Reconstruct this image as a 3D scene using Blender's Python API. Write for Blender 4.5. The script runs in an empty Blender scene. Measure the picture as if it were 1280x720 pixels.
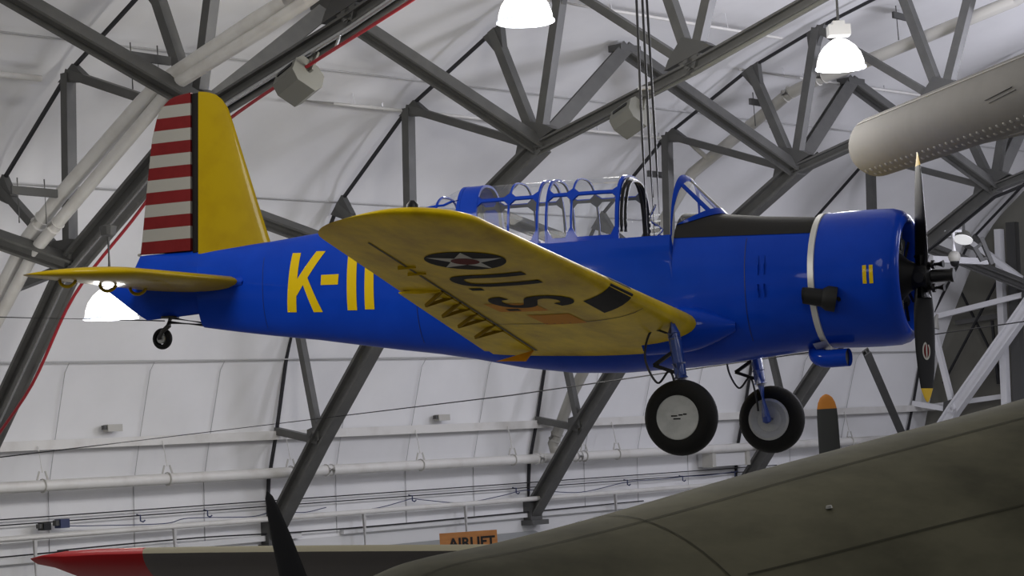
import bpy, bmesh, math, random
from mathutils import Vector, Matrix
random.seed(7)
sc = bpy.context.scene
COL = sc.collection
H = 4.2                      # eye height above the hangar floor

# ------------------------------------------------------------------ camera
F_PX = 2701.0
def cam_axes(pitch, roll):
    p, r = math.radians(pitch), math.radians(roll)
    f = Vector((0, math.cos(p), math.sin(p))); x = Vector((1, 0, 0)); u = x.cross(f)
    return (x*math.cos(r) - u*math.sin(r)), (u*math.cos(r) + x*math.sin(r)), f
CR, CU, CF = cam_axes(3.807, 2.798)
cam_d = bpy.data.cameras.new('camera'); cam = bpy.data.objects.new('camera', cam_d); COL.objects.link(cam)
cam_d.sensor_width = 36; cam_d.lens = 36*F_PX/1280; cam_d.clip_end = 300; cam_d.clip_start = .1
M = Matrix((CR, CU, -CF)).transposed().to_4x4(); M.translation = Vector((0, 0, H))
cam.matrix_world = M
sc.camera = cam

# ------------------------------------------------------------------ world, exposure
sc.view_settings.view_transform = 'Standard'; sc.view_settings.look = 'None'
sc.view_settings.gamma = 1; sc.view_settings.use_curve_mapping = False
sc.view_settings.exposure = 0.0
wd = bpy.data.worlds.new('hall_light'); sc.world = wd; wd.use_nodes = True
wd.node_tree.nodes['Background'].inputs[0].default_value = (.86, .88, .95, 1)
wd.node_tree.nodes['Background'].inputs[1].default_value = .24
LAMP_W = 790

# ------------------------------------------------------------------ hangar frame: a along the hall, s in from the wall, z up
AA = math.radians(43.48)
AX = Vector((math.sin(AA), math.cos(AA), 0)); BX = Vector((math.cos(AA), -math.sin(AA), 0)); ZX = Vector((0, 0, 1))
BASE = Vector((-4.694, 39.888, H)); BAY = 7.0
def pt(k, s, z): return BASE + AX*(BAY*(k-1)) + BX*s + ZX*z
def at(px, py, d):          # point seen at a pixel of the 1280x720 photograph, d metres deep
    return Vector((0, 0, H)) + (CF + CR*((px-640)/F_PX) - CU*((py-360)/F_PX))*d

def interp(x, xs, ys):
    if x <= xs[0]: return ys[0]
    for i in range(len(xs)-1):
        if x <= xs[i+1]: return ys[i] + (ys[i+1]-ys[i])*(x-xs[i])/(xs[i+1]-xs[i])
    return ys[-1]
def lamp_light(p, w, col=(1, .97, .92), r=.9):
    l = bpy.data.lights.new('lamp_light', 'POINT'); l.energy = w; l.color = col; l.shadow_soft_size = r
    o = bpy.data.objects.new('lamp_light', l); COL.objects.link(o); o.location = p
# rows of high-bay lamps through the hall (their own light; the lamps themselves that show are built below)
for s, ws in ((14.5, 1.0), (23.0, .36), (30.0, .22)):
    for k in (-2.6, -1.2, .2, 1.6, 3.0):
        c = (1, .97, .92) if k < 1 else (.88, .88, 1)
        lamp_light(pt(k, s, 4.2), LAMP_W*ws*interp(k, [-1.2, .2, 1.6], [.62, .85, 1.5]), c)

# ------------------------------------------------------------------ materials
def mat(name, col, rough=.5, metal=0, coat=0, noise=None, bump=None, emit=None, spec=None, alpha=None):
    m = bpy.data.materials.new(name); m.use_nodes = True; nt = m.node_tree; b = nt.nodes['Principled BSDF']
    b.inputs['Base Color'].default_value = (*col, 1); b.inputs['Roughness'].default_value = rough; b.inputs['Metallic'].default_value = metal
    if coat: b.inputs['Coat Weight'].default_value = coat; b.inputs['Coat Roughness'].default_value = .06
    if spec is not None: b.inputs['Specular IOR Level'].default_value = spec
    if emit: b.inputs['Emission Color'].default_value = (*emit[0], 1); b.inputs['Emission Strength'].default_value = emit[1]
    if noise or bump: tc = nt.nodes.new('ShaderNodeTexCoord')
    if noise:               # (other colour, scale, low, high, stretch)
        c2, sca, lo, hi, st = noise
        mp = nt.nodes.new('ShaderNodeMapping'); mp.inputs['Scale'].default_value = st; nt.links.new(tc.outputs['Object'], mp.inputs['Vector'])
        n = nt.nodes.new('ShaderNodeTexNoise'); n.inputs['Scale'].default_value = sca; n.inputs['Detail'].default_value = 6; n.inputs['Roughness'].default_value = .6
        nt.links.new(mp.outputs[0], n.inputs['Vector'])
        r = nt.nodes.new('ShaderNodeValToRGB'); r.color_ramp.elements[0].position = lo; r.color_ramp.elements[1].position = hi
        r.color_ramp.elements[0].color = (*col, 1); r.color_ramp.elements[1].color = (*c2, 1)
        nt.links.new(n.outputs['Fac'], r.inputs[0]); nt.links.new(r.outputs[0], b.inputs['Base Color'])
    if bump:
        n2 = nt.nodes.new('ShaderNodeTexNoise'); n2.inputs['Scale'].default_value = bump[0]; n2.inputs['Detail'].default_value = 3
        nt.links.new(tc.outputs['Object'], n2.inputs['Vector'])
        bp = nt.nodes.new('ShaderNodeBump'); bp.inputs['Strength'].default_value = bump[1]; bp.inputs['Distance'].default_value = bump[2]
        nt.links.new(n2.outputs['Fac'], bp.inputs['Height']); nt.links.new(bp.outputs[0], b.inputs['Normal'])
    return m
def glass_mat(name, tint=(.96, .97, .98), gloss=.04, body=.06):
    m = bpy.data.materials.new(name); m.use_nodes = True; nt = m.node_tree; nt.nodes.clear()
    o = nt.nodes.new('ShaderNodeOutputMaterial'); t = nt.nodes.new('ShaderNodeBsdfTransparent'); t.inputs[0].default_value = (*tint, 1)
    g = nt.nodes.new('ShaderNodeBsdfGlossy'); g.inputs['Roughness'].default_value = .03; g.inputs[0].default_value = (1, 1, 1, 1)
    d = nt.nodes.new('ShaderNodeBsdfDiffuse'); d.inputs[0].default_value = (.75, .77, .8, 1)
    lw = nt.nodes.new('ShaderNodeLayerWeight'); lw.inputs[0].default_value = .18
    mu = nt.nodes.new('ShaderNodeMath'); mu.operation = 'MULTIPLY_ADD'; mu.inputs[1].default_value = .13; mu.inputs[2].default_value = gloss*.2
    nt.links.new(lw.outputs['Fresnel'], mu.inputs[0])
    m0 = nt.nodes.new('ShaderNodeMixShader'); m0.inputs[0].default_value = body; nt.links.new(t.outputs[0], m0.inputs[1]); nt.links.new(d.outputs[0], m0.inputs[2])
    mx = nt.nodes.new('ShaderNodeMixShader'); nt.links.new(mu.outputs[0], mx.inputs[0]); nt.links.new(m0.outputs[0], mx.inputs[1]); nt.links.new(g.outputs[0], mx.inputs[2])
    nt.links.new(mx.outputs[0], o.inputs[0]); return m

MT = {}
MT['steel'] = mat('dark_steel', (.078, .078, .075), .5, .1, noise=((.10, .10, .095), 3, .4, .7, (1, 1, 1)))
MT['steel_light'] = mat('pale_lit_steel', (.72, .72, .74), .4, .1)  # pale steel; on the last arch its paleness holds the light falling there
MT['plate'] = mat('steel_plate', (.07, .07, .068), .55, .1)
MT['pipe'] = mat('white_pipe', (.62, .61, .585), .45, noise=((.52, .50, .47), 2, .5, .75, (1, 1, 1)))
MT['pipe_tan'] = mat('grey_pipe', (.42, .41, .375), .5)
MT['black_cable'] = mat('black_cable', (.012, .012, .014), .5)
MT['red_hose'] = mat('red_hose', (.26, .012, .02), .45)
MT['chrome'] = mat('bright_conduit', (.55, .56, .57), .25, .9)
MT['blue'] = mat('blue_paint', (.0035, .040, .37), .34, 0, .22, spec=.03, noise=((.0045, .047, .42), 2.2, .4, .7, (1, 1, 1)))
MT['yellow'] = mat('yellow_paint', (.31, .215, .0008), .36, 0, .18, spec=.06, noise=((.27, .18, .0009), 3, .45, .7, (1, 1, 1)))
MT['yellow_under'] = mat('worn_yellow_paint', (.66, .47, .003), .38, 0, .05, spec=.04, noise=((.36, .24, .004), 1.7, .36, .70, (1.6, .7, 1)))
MT['ochre'] = mat('ochre_patch', (.50, .21, .006), .5, spec=.04)
MT['letter_yellow'] = mat('letter_yellow', (.62, .43, .003), .4, 0, .15, spec=.1)
MT['red'] = mat('red_paint', (.125, .010, .011), .45, 0, .08, spec=.1, noise=((.105, .008, .009), 6, .4, .7, (1, 1, 1)))
MT['white'] = mat('white_paint', (.235, .23, .21), .42, 0, .1)
MT['black'] = mat('black_paint', (.007, .007, .008), .42, 0, 0, spec=.3)
MT['anti_glare'] = mat('matt_black_paint', (.019, .0185, .018), .7, spec=.12)
MT['marking'] = mat('marking_black', (.012, .011, .011), .6, spec=.05)
MT['marking_red'] = mat('marking_red', (.10, .012, .010), .6, spec=.05)
MT['marking_white'] = mat('marking_white', (.46, .46, .43), .6, spec=.05)
MT['silver'] = mat('silver_band', (.50, .50, .48), .35, .35)
MT['rubber'] = mat('tyre_rubber', (.007, .007, .0065), .7, spec=.2, bump=(60, .25, .01))
MT['hub'] = mat('wheel_grey', (.42, .43, .42), .45, .1, noise=((.34, .35, .34), 9, .45, .7, (1, 1, 1)))
MT['strut_blue'] = mat('strut_blue', (.012, .045, .25), .35, 0, .6)
MT['engine'] = mat('engine_black', (.008, .008, .008), .6, spec=.2)
MT['engine_grey'] = mat('engine_grey', (.035, .035, .035), .5, .5)
MT['dark_metal'] = mat('dark_metal', (.012, .012, .012), .6, 0, spec=.25)
MT['zinc'] = mat('zinc_inner_paint', (.10, .105, .10), .6)
MT['glass'] = glass_mat('canopy_glass')
MT['tube'] = mat('warm_grey_paint', (.185, .178, .170), .8, 0, spec=.15, noise=((.165, .160, .152), 1.6, .4, .7, (1, 1, 1)))
MT['tube_light'] = mat('rivet_grey', (.30, .29, .27), .5, .1)
MT['olive'] = mat('olive_drab', (.100, .094, .062), .8, 0, noise=((.046, .044, .029), .9, .40, .64, (1, 1, 2)), bump=(1.2, .12, .05), spec=.08)
MT['olive_seam'] = mat('olive_seam', (.042, .040, .027), .8, spec=.05)
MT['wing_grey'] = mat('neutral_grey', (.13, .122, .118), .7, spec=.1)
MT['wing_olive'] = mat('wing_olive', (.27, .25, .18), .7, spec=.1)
MT['wing_red'] = mat('wing_tip_red', (.36, .012, .016), .5, 0, .05, spec=.05)
MT['orange'] = mat('orange_tip', (.55, .20, .02), .5)
MT['tip_yellow'] = mat('tip_yellow', (.70, .45, .02), .4)
MT['wood'] = mat('orange_wood', (.36, .15, .035), .6, noise=((.27, .10, .022), 3, .35, .7, (1, 1, 8)))
MT['box_grey'] = mat('box_grey', (.12, .12, .105), .55)
MT['bowl'] = mat('lit_acrylic', (.9, .9, .9), .4, emit=((1, .985, .96), 2.6))
MT['bowl_rim'] = mat('acrylic_rim', (.8, .83, .9), .2, emit=((.75, .82, 1), .75))
MT['ballast'] = mat('ballast_white', (.66, .66, .66), .45)
MT['lens_dim'] = mat('round_lens', (.7, .7, .72), .4, emit=((1, 1, 1), .5))
MT['navy'] = mat('navy_plastic', (.02, .03, .09), .5)
MT['floor'] = mat('concrete', (.26, .255, .245), .5, noise=((.22, .215, .205), .6, .4, .7, (1, 1, 1)))
MT['gable'] = mat('gable_panels', (.17, .165, .14), .8, noise=((.14, .136, .115), .5, .4, .7, (1, 1, 1)))
MT['gable_light'] = mat('gable_light_panel', (.33, .33, .36), .7)
MT['seam'] = mat('liner_seam', (.40, .40, .40), .7)
MT['ledge'] = mat('ledge_grey', (.30, .31, .31), .7)
MT['wall_white'] = mat('white_wall_panels', (.56, .56, .56), .6)
# fabric liner: pale, wrinkled, slightly dirty
def liner_mat():
    m = mat('white_fabric_liner', (.76, .76, .765), .75, noise=((.68, .68, .685), .35, .40, .72, (1, 1, 1)))
    nt = m.node_tree; b = nt.nodes['Principled BSDF']; tc = nt.nodes.new('ShaderNodeTexCoord')
    mp = nt.nodes.new('ShaderNodeMapping'); mp.inputs['Scale'].default_value = (.55, .22, 1); mp.inputs['Rotation'].default_value = (0, 0, .35)
    n = nt.nodes.new('ShaderNodeTexNoise'); n.inputs['Scale'].default_value = .9; n.inputs['Detail'].default_value = 1.5; n.inputs['Roughness'].default_value = .4
    bp = nt.nodes.new('ShaderNodeBump'); bp.inputs['Strength'].default_value = .38; bp.inputs['Distance'].default_value = .35
    nt.links.new(tc.outputs['UV'], mp.inputs[0]); nt.links.new(mp.outputs[0], n.inputs['Vector']); nt.links.new(n.outputs['Fac'], bp.inputs['Height']); nt.links.new(bp.outputs[0], b.inputs['Normal'])
    return m
MT['liner'] = liner_mat()

# ------------------------------------------------------------------ mesh building
def frame_of(d, up):
    d = Vector(d).normalized(); up = Vector(up)
    s = d.cross(up)
    if s.length < 1e-4: s = d.cross(Vector((1, 0, 0)))
    if s.length < 1e-4: s = d.cross(Vector((0, 1, 0)))
    s.normalize(); return d, s, s.cross(d).normalized()
class MB:
    def __init__(self): self.v = []; self.f = []; self.m = []; self.uv = None
    def add(self, vs, fs, mi=0):
        n = len(self.v); self.v += [Vector(p) for p in vs]; self.f += [tuple(i+n for i in f) for f in fs]; self.m += [mi]*len(fs); return self
    def box(self, c, size, ax=None, mi=0):
        c = Vector(c); X, Y, Z = ax or (Vector((1, 0, 0)), Vector((0, 1, 0)), Vector((0, 0, 1))); hx, hy, hz = [q/2 for q in size]
        vs = [c + X*(hx*i) + Y*(hy*j) + Z*(hz*k) for k in (-1, 1) for j in (-1, 1) for i in (-1, 1)]
        return self.add(vs, [(0, 2, 3, 1), (4, 5, 7, 6), (0, 1, 5, 4), (2, 6, 7, 3), (0, 4, 6, 2), (1, 3, 7, 5)], mi)
    def bar(self, p0, p1, w, h, up=(0, 0, 1), mi=0):
        p0, p1 = Vector(p0), Vector(p1); d, s, u = frame_of(p1-p0, up)
        return self.box((p0+p1)/2, ((p1-p0).length, w, h), (d, s, u), mi)
    def ibeam(self, p0, p1, w, h, up=(0, 0, 1), t=.035, mi=0):
        p0, p1 = Vector(p0), Vector(p1); d, s, u = frame_of(p1-p0, up); c = (p0+p1)/2; L = (p1-p0).length
        self.box(c+u*(h/2-t/2), (L, w, t), (d, s, u), mi); self.box(c-u*(h/2-t/2), (L, w, t), (d, s, u), mi)
        return self.box(c, (L, t, h-2*t+.002), (d, s, u), mi)
    def tube(self, pts, r, n=10, closed=False, mi=0, caps=True):
        pts = [Vector(p) for p in pts]; N = len(pts); rs = r if isinstance(r, (list, tuple)) else [r]*N
        rings = []; prev = None
        for i, p in enumerate(pts):
            a = pts[i-1] if (i > 0 or closed) else p; b = pts[(i+1) % N] if (i < N-1 or closed) else p
            d = (b-a).normalized()
            if prev is None: _, s, u = frame_of(d, (0, 0, 1) if abs(d.z) < .95 else (1, 0, 0))
            else:
                s = prev - d*prev.dot(d); s.normalize(); u = d.cross(s)
            prev = s
            rings.append([p + s*(rs[i]*math.cos(2*math.pi*j/n)) + u*(rs[i]*math.sin(2*math.pi*j/n)) for j in range(n)])
        return self.rings(rings, closed, caps, mi)
    def rings(self, rings, closed=False, caps=True, mi=0, ringclosed=True):
        n = len(rings[0]); vs = [p for r in rings for p in r]; fs = []; R = len(rings)
        for i in range(R if closed else R-1):
            for j in range(n if ringclosed else n-1):
                a, b = i*n+j, i*n+(j+1) % n; c, d = ((i+1) % R)*n+(j+1) % n, ((i+1) % R)*n+j
                fs.append((a, b, c, d))
        if caps and not closed and ringclosed: fs += [tuple(range(n))[::-1], tuple((R-1)*n+j for j in range(n))]
        return self.add(vs, fs, mi)
    def lathe(self, o, ax, prof, n=32, caps=True, mi=0):     # prof: (along axis, radius)
        o = Vector(o); d, s, u = frame_of(ax, (0, 0, 1) if abs(Vector(ax).normalized().z) < .9 else (1, 0, 0))
        return self.rings([[o + d*x + (s*math.cos(2*math.pi*j/n) + u*math.sin(2*math.pi*j/n))*max(r, 1e-4) for j in range(n)] for x, r in prof], False, caps, mi)
    def prism(self, poly, d, mi=0):                          # polygon (3d) pushed along d
        n = len(poly); d = Vector(d); vs = [Vector(p) for p in poly] + [Vector(p)+d for p in poly]
        return self.add(vs, [tuple(range(n)), tuple(range(2*n-1, n-1, -1))] + [(i, i+n, (i+1) % n+n, (i+1) % n) for i in range(n)], mi)
    def build(self, name, m, parent=None, smooth=False, local=False, label=None):
        me = bpy.data.meshes.new(name)
        o = bpy.data.objects.new(name, me)
        vs = self.v
        if local: off = Vector((0, 0, 0))
        elif parent is not None: off = origin(parent)
        else:
            lo = [min(v[i] for v in vs) for i in range(3)]; hi = [max(v[i] for v in vs) for i in range(3)]
            off = Vector(((lo[0]+hi[0])/2, (lo[1]+hi[1])/2, lo[2])); o.location = off
        me.from_pydata([v-off for v in vs], [], self.f)
        ms = m if isinstance(m, (list, tuple)) else [m]
        for q in ms: me.materials.append(MT[q])
        me.polygons.foreach_set('material_index', self.m)
        bm = bmesh.new(); bm.from_mesh(me); bmesh.ops.recalc_face_normals(bm, faces=bm.faces); bm.to_mesh(me); bm.free()
        if smooth:
            me.polygons.foreach_set('use_smooth', [True]*len(me.polygons))
            me.set_sharp_from_angle(angle=math.radians(smooth if smooth > 1 else 40))
        COL.objects.link(o)
        if parent is not None: o.parent = parent
        if label: o['label'] = label
        return o
def origin(o):
    v = Vector((0, 0, 0))
    while o is not None: v += o.location; o = o.parent
    return v
def thing(name, loc, label, cat, group=None):
    o = bpy.data.objects.new(name, None); COL.objects.link(o); o.location = loc; o.empty_display_size = .2
    return tag(o, label, cat, group)
def tag(o, label, cat, group=None):
    o['label'] = label; o['category'] = cat
    if group: o['group'] = group
    return o
def struct(o): o['kind'] = 'structure'; return o
def lerp(a, b, t): return a + (b-a)*t
def smoothpath(pts, n=8):
    pts = [Vector(p) for p in pts]; out = []
    P = [pts[0]*2-pts[1]] + pts + [pts[-1]*2-pts[-2]]
    for i in range(1, len(P)-2):
        a, b, c, d = P[i-1:i+3]
        for q in range(n):
            t = q/n; out.append(.5*((2*b) + (c-a)*t + (2*a-5*b+4*c-d)*t*t + (3*b-a-3*c+d)*t**3))
    out.append(pts[-1]); return out

# ================================================================== SETTING
PROF = [(0, -4.2), (0, -1.8), (.03, -.6), (.27, .25), (.62, 1.35), (1.1, 2.4), (2.2, 4.30), (3.1, 5.14), (4.1, 5.84), (5.2, 6.42), (6.25, 6.88), (7.9, 7.36), (10.5, 8.05), (14, 8.9), (20, 10.1), (31, 11.4)]
K0, K1 = -4.6, 4.13
def skin_mesh(rows, k0, k1, name, m, sag=.05, nk=90):
    mb = MB(); P = []
    rows = [(v.x, v.y) for v in smoothpath([(a, c, 0) for a, c in rows], 4)]
    for i in range(len(rows)-1):
        n = 2
        for q in range(n): P.append((lerp(rows[i][0], rows[i+1][0], q/n), lerp(rows[i][1], rows[i+1][1], q/n), math.sin(math.pi*q/n)))
    P.append((*rows[-1], 0)); rings = []; uv = []
    L = 0; Ls = [0]
    for i in range(1, len(P)): L += math.hypot(P[i][0]-P[i-1][0], P[i][1]-P[i-1][1]); Ls.append(L)
    for a in range(nk+1):
        k = lerp(k0, k1, a/nk); bil = abs(math.sin(math.pi*(k)))     # cloth bellies out between the arches
        r = []
        for i, (s, z, w) in enumerate(P):
            j = min(i+1, len(P)-1); i0 = max(i-1, 0); t = Vector((P[j][0]-P[i0][0], 0, P[j][1]-P[i0][1])).normalized(); nrm = Vector((-t.z, 0, t.x))
            q = (sag*(bil**.7) - .02) if z > -.5 else 0
            q += 0
            r.append(pt(k, s+nrm.x*q, z+nrm.z*q)); uv.append((k*BAY, Ls[i]))
        rings.append(r)
    mb.rings(rings, False, False, 0, False); o = mb.build(name, m, smooth=60)
    u = o.data.uv_layers.new(name='uv')
    for l in o.data.loops: u.data[l.index].uv = uv[l.vertex_index]
    return o
ceil = struct(skin_mesh(PROF[1:], K0, K1, 'ceiling', 'liner'))
wl = MB(); wl.add([pt(K0, 0, -1.8), pt(4.13, 0, -1.8), pt(4.13, 0, -4.2), pt(K0, 0, -4.2), pt(K0, -.2, -1.8), pt(4.13, -.2, -1.8), pt(4.13, -.2, -4.2), pt(K0, -.2, -4.2)],
   [(0, 1, 2, 3), (4, 7, 6, 5), (0, 4, 5, 1), (2, 6, 7, 3), (0, 3, 7, 4), (1, 5, 6, 2)]); struct(wl.build('wall_back', 'wall_white'))
fl = MB(); fl.box((0, 12, -.1), (150, 120, .2)); struct(fl.build('floor', 'floor'))
# dark gable wall closing the far end, behind the last arch
gw = MB(); c0 = pt(4.16, -1, -4.2)
gw.add([pt(4.2, -3, -4.2), pt(4.2, 2.75, -4.2), pt(4.2, 2.75, 12.5), pt(4.2, -3, 12.5)], [(0, 1, 2, 3)], 0)
gw.add([pt(4.2, 2.75, -4.2), pt(4.2, 24, -4.2), pt(4.2, 24, 1.2), pt(4.2, 2.75, 1.2)], [(0, 1, 2, 3)], 1)
gw.add([pt(4.2, 2.75, 1.2), pt(4.2, 24, 1.2), pt(4.2, 24, 12.5), pt(4.2, 2.75, 12.5)], [(0, 1, 2, 3)], 0)
gw.add([pt(4.25, -3, -4.2), pt(4.25, 24, -4.2), pt(4.25, 24, 12.5), pt(4.25, -3, 12.5)], [(0, 3, 2, 1)], 0)
struct(gw.build('wall_right', ['gable', 'gable_light']))
# creases where the liner is pulled to the purlins
for i, (s, z) in enumerate([(.76, 1.55), (2.2, 4.27), (4.66, 6.08)]):
    b = MB(); b.tube([pt(lerp(K0, 4.1, q/40), s+.03, z-.03) for q in range(41)], .016, 6); struct(b.build('trim_%d' % (i+1), 'seam', smooth=60))
# vertical joints of the lower liner
n = 4
for k in (.32, .57, .79, 1.24, 1.5, 1.77, 2.25, 2.5, 2.75, 3.3, 3.6):
    b = MB(); pr = [(.0, -1.75), (.035, -.6), (.28, .25), (.63, 1.35), (.76, 1.5)]
    b.tube([pt(k, s+.004, z) for s, z in pr], .007, 6); struct(b.build('trim_%d' % n, 'seam', smooth=60)); n += 1
b = MB(); b.prism([pt(1.18, .02, -2.06), pt(1.18, .75, -2.32), pt(1.18, .75, -3.1), pt(1.18, .02, -3.1)], AX*(BAY*.84)); struct(b.build('trim_%d' % n, 'ledge')); n += 1
b = MB(); b.box(pt(-1.5, .05, -1.72), (.14, BAY*5.2, .10), (BX, AX, ZX)); struct(b.build('trim_%d' % n, 'wall_white')); n += 1
b = MB(); b.box(pt(2.2, .05, -1.72), (.14, BAY*1.9, .10), (BX, AX, ZX)); struct(b.build('trim_%d' % n, 'wall_white')); n += 1

# ================================================================== STEEL ARCHES
NI = [(.0, -1.78), (1.54, .01), (4.10, 2.78), (7.23, 4.59), (10.5, 5.40), (14.0, 6.40), (18.5, 7.2), (24, 8.2)]
NO = [(-.02, -1.5), (.08, -.66), (.36, .23), (.72, 1.55), (1.03, 2.35), (2.31, 4.18), (4.21, 5.65), (6.34, 6.66), (7.92, 7.16), (9.75, 7.62), (11.5, 8.05), (13.2, 8.5), (15.2, 8.95), (18.8, 9.6), (24, 10.4)]
WEB = [(NI[1], NO[2]), (NI[1], NO[4]), (NI[2], NO[4]), (NI[2], NO[5]), (NI[2], NO[6]), (NI[3], NO[6]), (NI[3], NO[7]), (NI[3], NO[8]), (NI[4], NO[8]), (NI[4], NO[9]), (NI[4], NO[10]), (NI[5], NO[11]), (NI[5], NO[12])]
ARCH_LABEL = {0: 'steel roof arch crossing behind the yellow tail fin, with bright conduit along it',
  1: 'steel roof arch rising behind the canopy, its foot left of the orange sign',
  2: 'steel roof arch with its foot just right of the orange sign, passing behind the nose',
  3: 'steel roof arch running behind the far main wheel and the propeller',
  4: 'pale-lit last roof arch standing in front of the dark end wall'}
def arch(k):
    lit = (k == 4)  # last arch gets the paler steel, the light on it put into its colour
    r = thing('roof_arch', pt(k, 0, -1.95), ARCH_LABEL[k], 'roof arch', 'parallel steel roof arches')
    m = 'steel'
    b = MB(); P = [pt(k, *q) for q in NI]
    for i in range(len(P)-1):
        d = (P[i+1]-P[i]).normalized(); up = d.cross(AX)
        b.ibeam(P[i]-d*.08, P[i+1]+d*.08, .26 if i < 3 else .2, .30 if i < 3 else .18, up, .05 if i < 3 else .035)
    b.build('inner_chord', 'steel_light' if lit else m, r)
    b = MB(); P = [pt(k, *q) for q in NO]
    for i in range(len(P)-1):
        d = (P[i+1]-P[i]).normalized(); b.bar(P[i]-d*.03, P[i+1]+d*.03, .05, .05, d.cross(AX))
    b.build('outer_chord', 'black_cable', r)
    for i, (p, q) in enumerate(WEB):
        p, q = pt(k, *p), pt(k, *q); d = (q-p).normalized(); b = MB(); w = .13 if i in (0, 1, 2, 3, 5, 8) else .165
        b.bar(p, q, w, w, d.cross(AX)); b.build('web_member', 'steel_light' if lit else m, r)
    for i in range(1, 6):                                     # gusset plates at the inner nodes
        p = pt(k, *NI[i]); d0 = (pt(k, *NI[i])-pt(k, *NI[i-1])).normalized(); d1 = (pt(k, *NI[i+1])-p).normalized()
        nn = -(d0+d1).normalized().cross(AX); nn = nn if nn.dot(ZX-BX*.3) > 0 else -nn
        g = .30 if i < 2 else .48
        b = MB(); b.prism([p-d0*g+nn*.14-AX*.09, p-d0*g*.75+nn*g*.55-AX*.09, p+nn*g*1.05-AX*.09, p+d1*g*.75+nn*g*.55-AX*.09, p+d1*g+nn*.14-AX*.09], AX*.18); b.build('gusset_plate', 'plate', r)
    for i in (5, 6, 7, 8):
        p = pt(k, *NO[i]); q = (pt(k, *NI[2 if i == 5 else 3])-p).normalized(); t = (pt(k, *NO[i+1])-pt(k, *NO[i-1])).normalized()
        b = MB(); b.prism([p-t*.22-AX*.06, p+t*.22-AX*.06, p+q*.42+t*.08-AX*.06, p+q*.42-t*.08-AX*.06], AX*.12); b.build('gusset_plate', 'plate', r)
    b = MB(); p = pt(k, .02, -1.78); b.box(p+ZX*-.10, (.6, .5, .10), (BX, AX, ZX)); b.box(p+BX*.02+ZX*.12, (.35, .34, .5), (BX, AX, ZX)); b.build('base_plate', 'plate', r)
    return r
for k in range(5): arch(k)

# braces between neighbouring arches: haunch - liner mid bay - haunch
def brace(k, lab, right=True, left=True):
    ap = pt(k, 6.20, 6.70)
    r = thing('sway_brace', ap, lab, 'brace', 'braces between the arches')
    if left:
        b = MB(); q = pt(k-.5, 7.23, 4.62); b.ibeam(q, ap, .24, .22, (q-ap).cross(AX), .04); b.build('strut', 'steel', r)
    if right:
        b = MB(); q = pt(k+.5, 7.23+(.32 if not left else 0), 4.62); b.ibeam(ap, q, .24, .22, (q-ap).cross(AX), .04); b.build('strut', 'steel', r)
    b = MB(); b.box(ap, (.55, .3, .12), (AX, BX, ZX)); b.build('cleat', 'plate', r)
brace(-.5, 'steel strut crossing over the twin white pipes at the upper left', left=False)
brace(.5, 'inverted V steel brace between the tail fin and the arch behind the canopy')
brace(1.5, 'inverted V steel brace peaking above the floodlight by the hanging cables')
brace(2.5, 'inverted V steel brace peaking under the right hand lamp')
brace(3.5, 'steel brace dropping to the arch above the propeller hub, right edge', right=True)
def low_brace(k, lab):      # runs down to the lower node of the next arch
    p, q = pt(k-.5+.01, 2.30, 4.27), pt(k, 4.10, 2.80)
    b = MB(); b.ibeam(p, q, .24, .22, (q-p).cross(AX), .04); return tag(b.build('sway_strut', 'steel'), lab, 'brace', 'lower struts between the arches')
low_brace(0, 'steel strut sloping down to the arch above the tailplane tip')
low_brace(1, 'steel strut sloping down between the tail fin and the wing tip')
low_brace(2, 'steel strut seen through the glass of the aircraft canopy')
low_brace(4, 'steel strut sloping to the right edge beyond the propeller hub')
p, q = pt(2, 4.10, 2.8), pt(2.5, 5.35, 5.30); p = lerp(p, q, .25)
b = MB(); b.ibeam(p, q, .18, .14, (q-p).cross(AX), .03); tag(b.build('sway_strut', 'steel'), 'thin steel strut rising above the cowling toward the grey tube', 'brace', 'lower struts between the arches')
p, q = pt(3, 3.70, 1.38)+AX*.15, pt(4, .3, -1.3)
b = MB(); b.ibeam(p, q, .16, .14, (q-p).cross(AX), .03); tag(b.build('sway_strut', 'steel'), 'steel strut slanting down beside the orange-tipped propeller blade', 'brace', 'lower struts between the arches')

# gable framing in front of the dark wall
def gb(p, q, w, name, m, lab, cat, k=4.1):
    b = MB(); b.bar(pt(k, *p), pt(k, *q), w, w, AX); return tag(b.build(name, m), lab, cat)
r = thing('gable_post', pt(4.1, 2.6, -4.2), 'light steel post standing in front of the dark end wall', 'post')
b = MB(); b.bar(pt(4.1, 2.72, 4.45), pt(4.1, 2.5, -4.2), .17, .2, AX); b.build('column', 'steel_light', r)
b = MB(); b.bar(pt(4.12, 3.02, 4.6), pt(4.12, 2.80, -4.2), .26, .2, AX); b.build('dark_flange', 'plate', r)
gb((1.15, 2.22), (2.6, 2.32), .12, 'wall_girt', 'steel', 'upper horizontal girt on the dark end wall', 'girt', 4.14)
gb((.2, .12), (2.6, .30), .12, 'wall_girt', 'steel_light', 'lower pale rail on the dark end wall behind the propeller tip', 'girt', 4.12)
gb((1.3, 3.1), (2.45, .70), .05, 'wall_tie_rod', 'black_cable', 'thin brace rod falling to the right on dark end wall', 'rod', 4.14)
gb((2.75, 3.6), (.70, .70), .05, 'wall_tie_rod', 'black_cable', 'thin brace rod falling to the left on dark end wall', 'rod', 4.13)
gb((2.28, 2.2), (2.34, .6), .06, 'wall_tie_rod', 'black_cable', 'upright thin black rod beside the pale post', 'rod', 4.12)
b = MB(); b.bar(at(1163, 324, 47), at(1232, 327, 49), .14, .14); tag(b.build('tie_bar', 'steel_light'), 'pale horizontal bar right of the propeller hub', 'bar')

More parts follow.
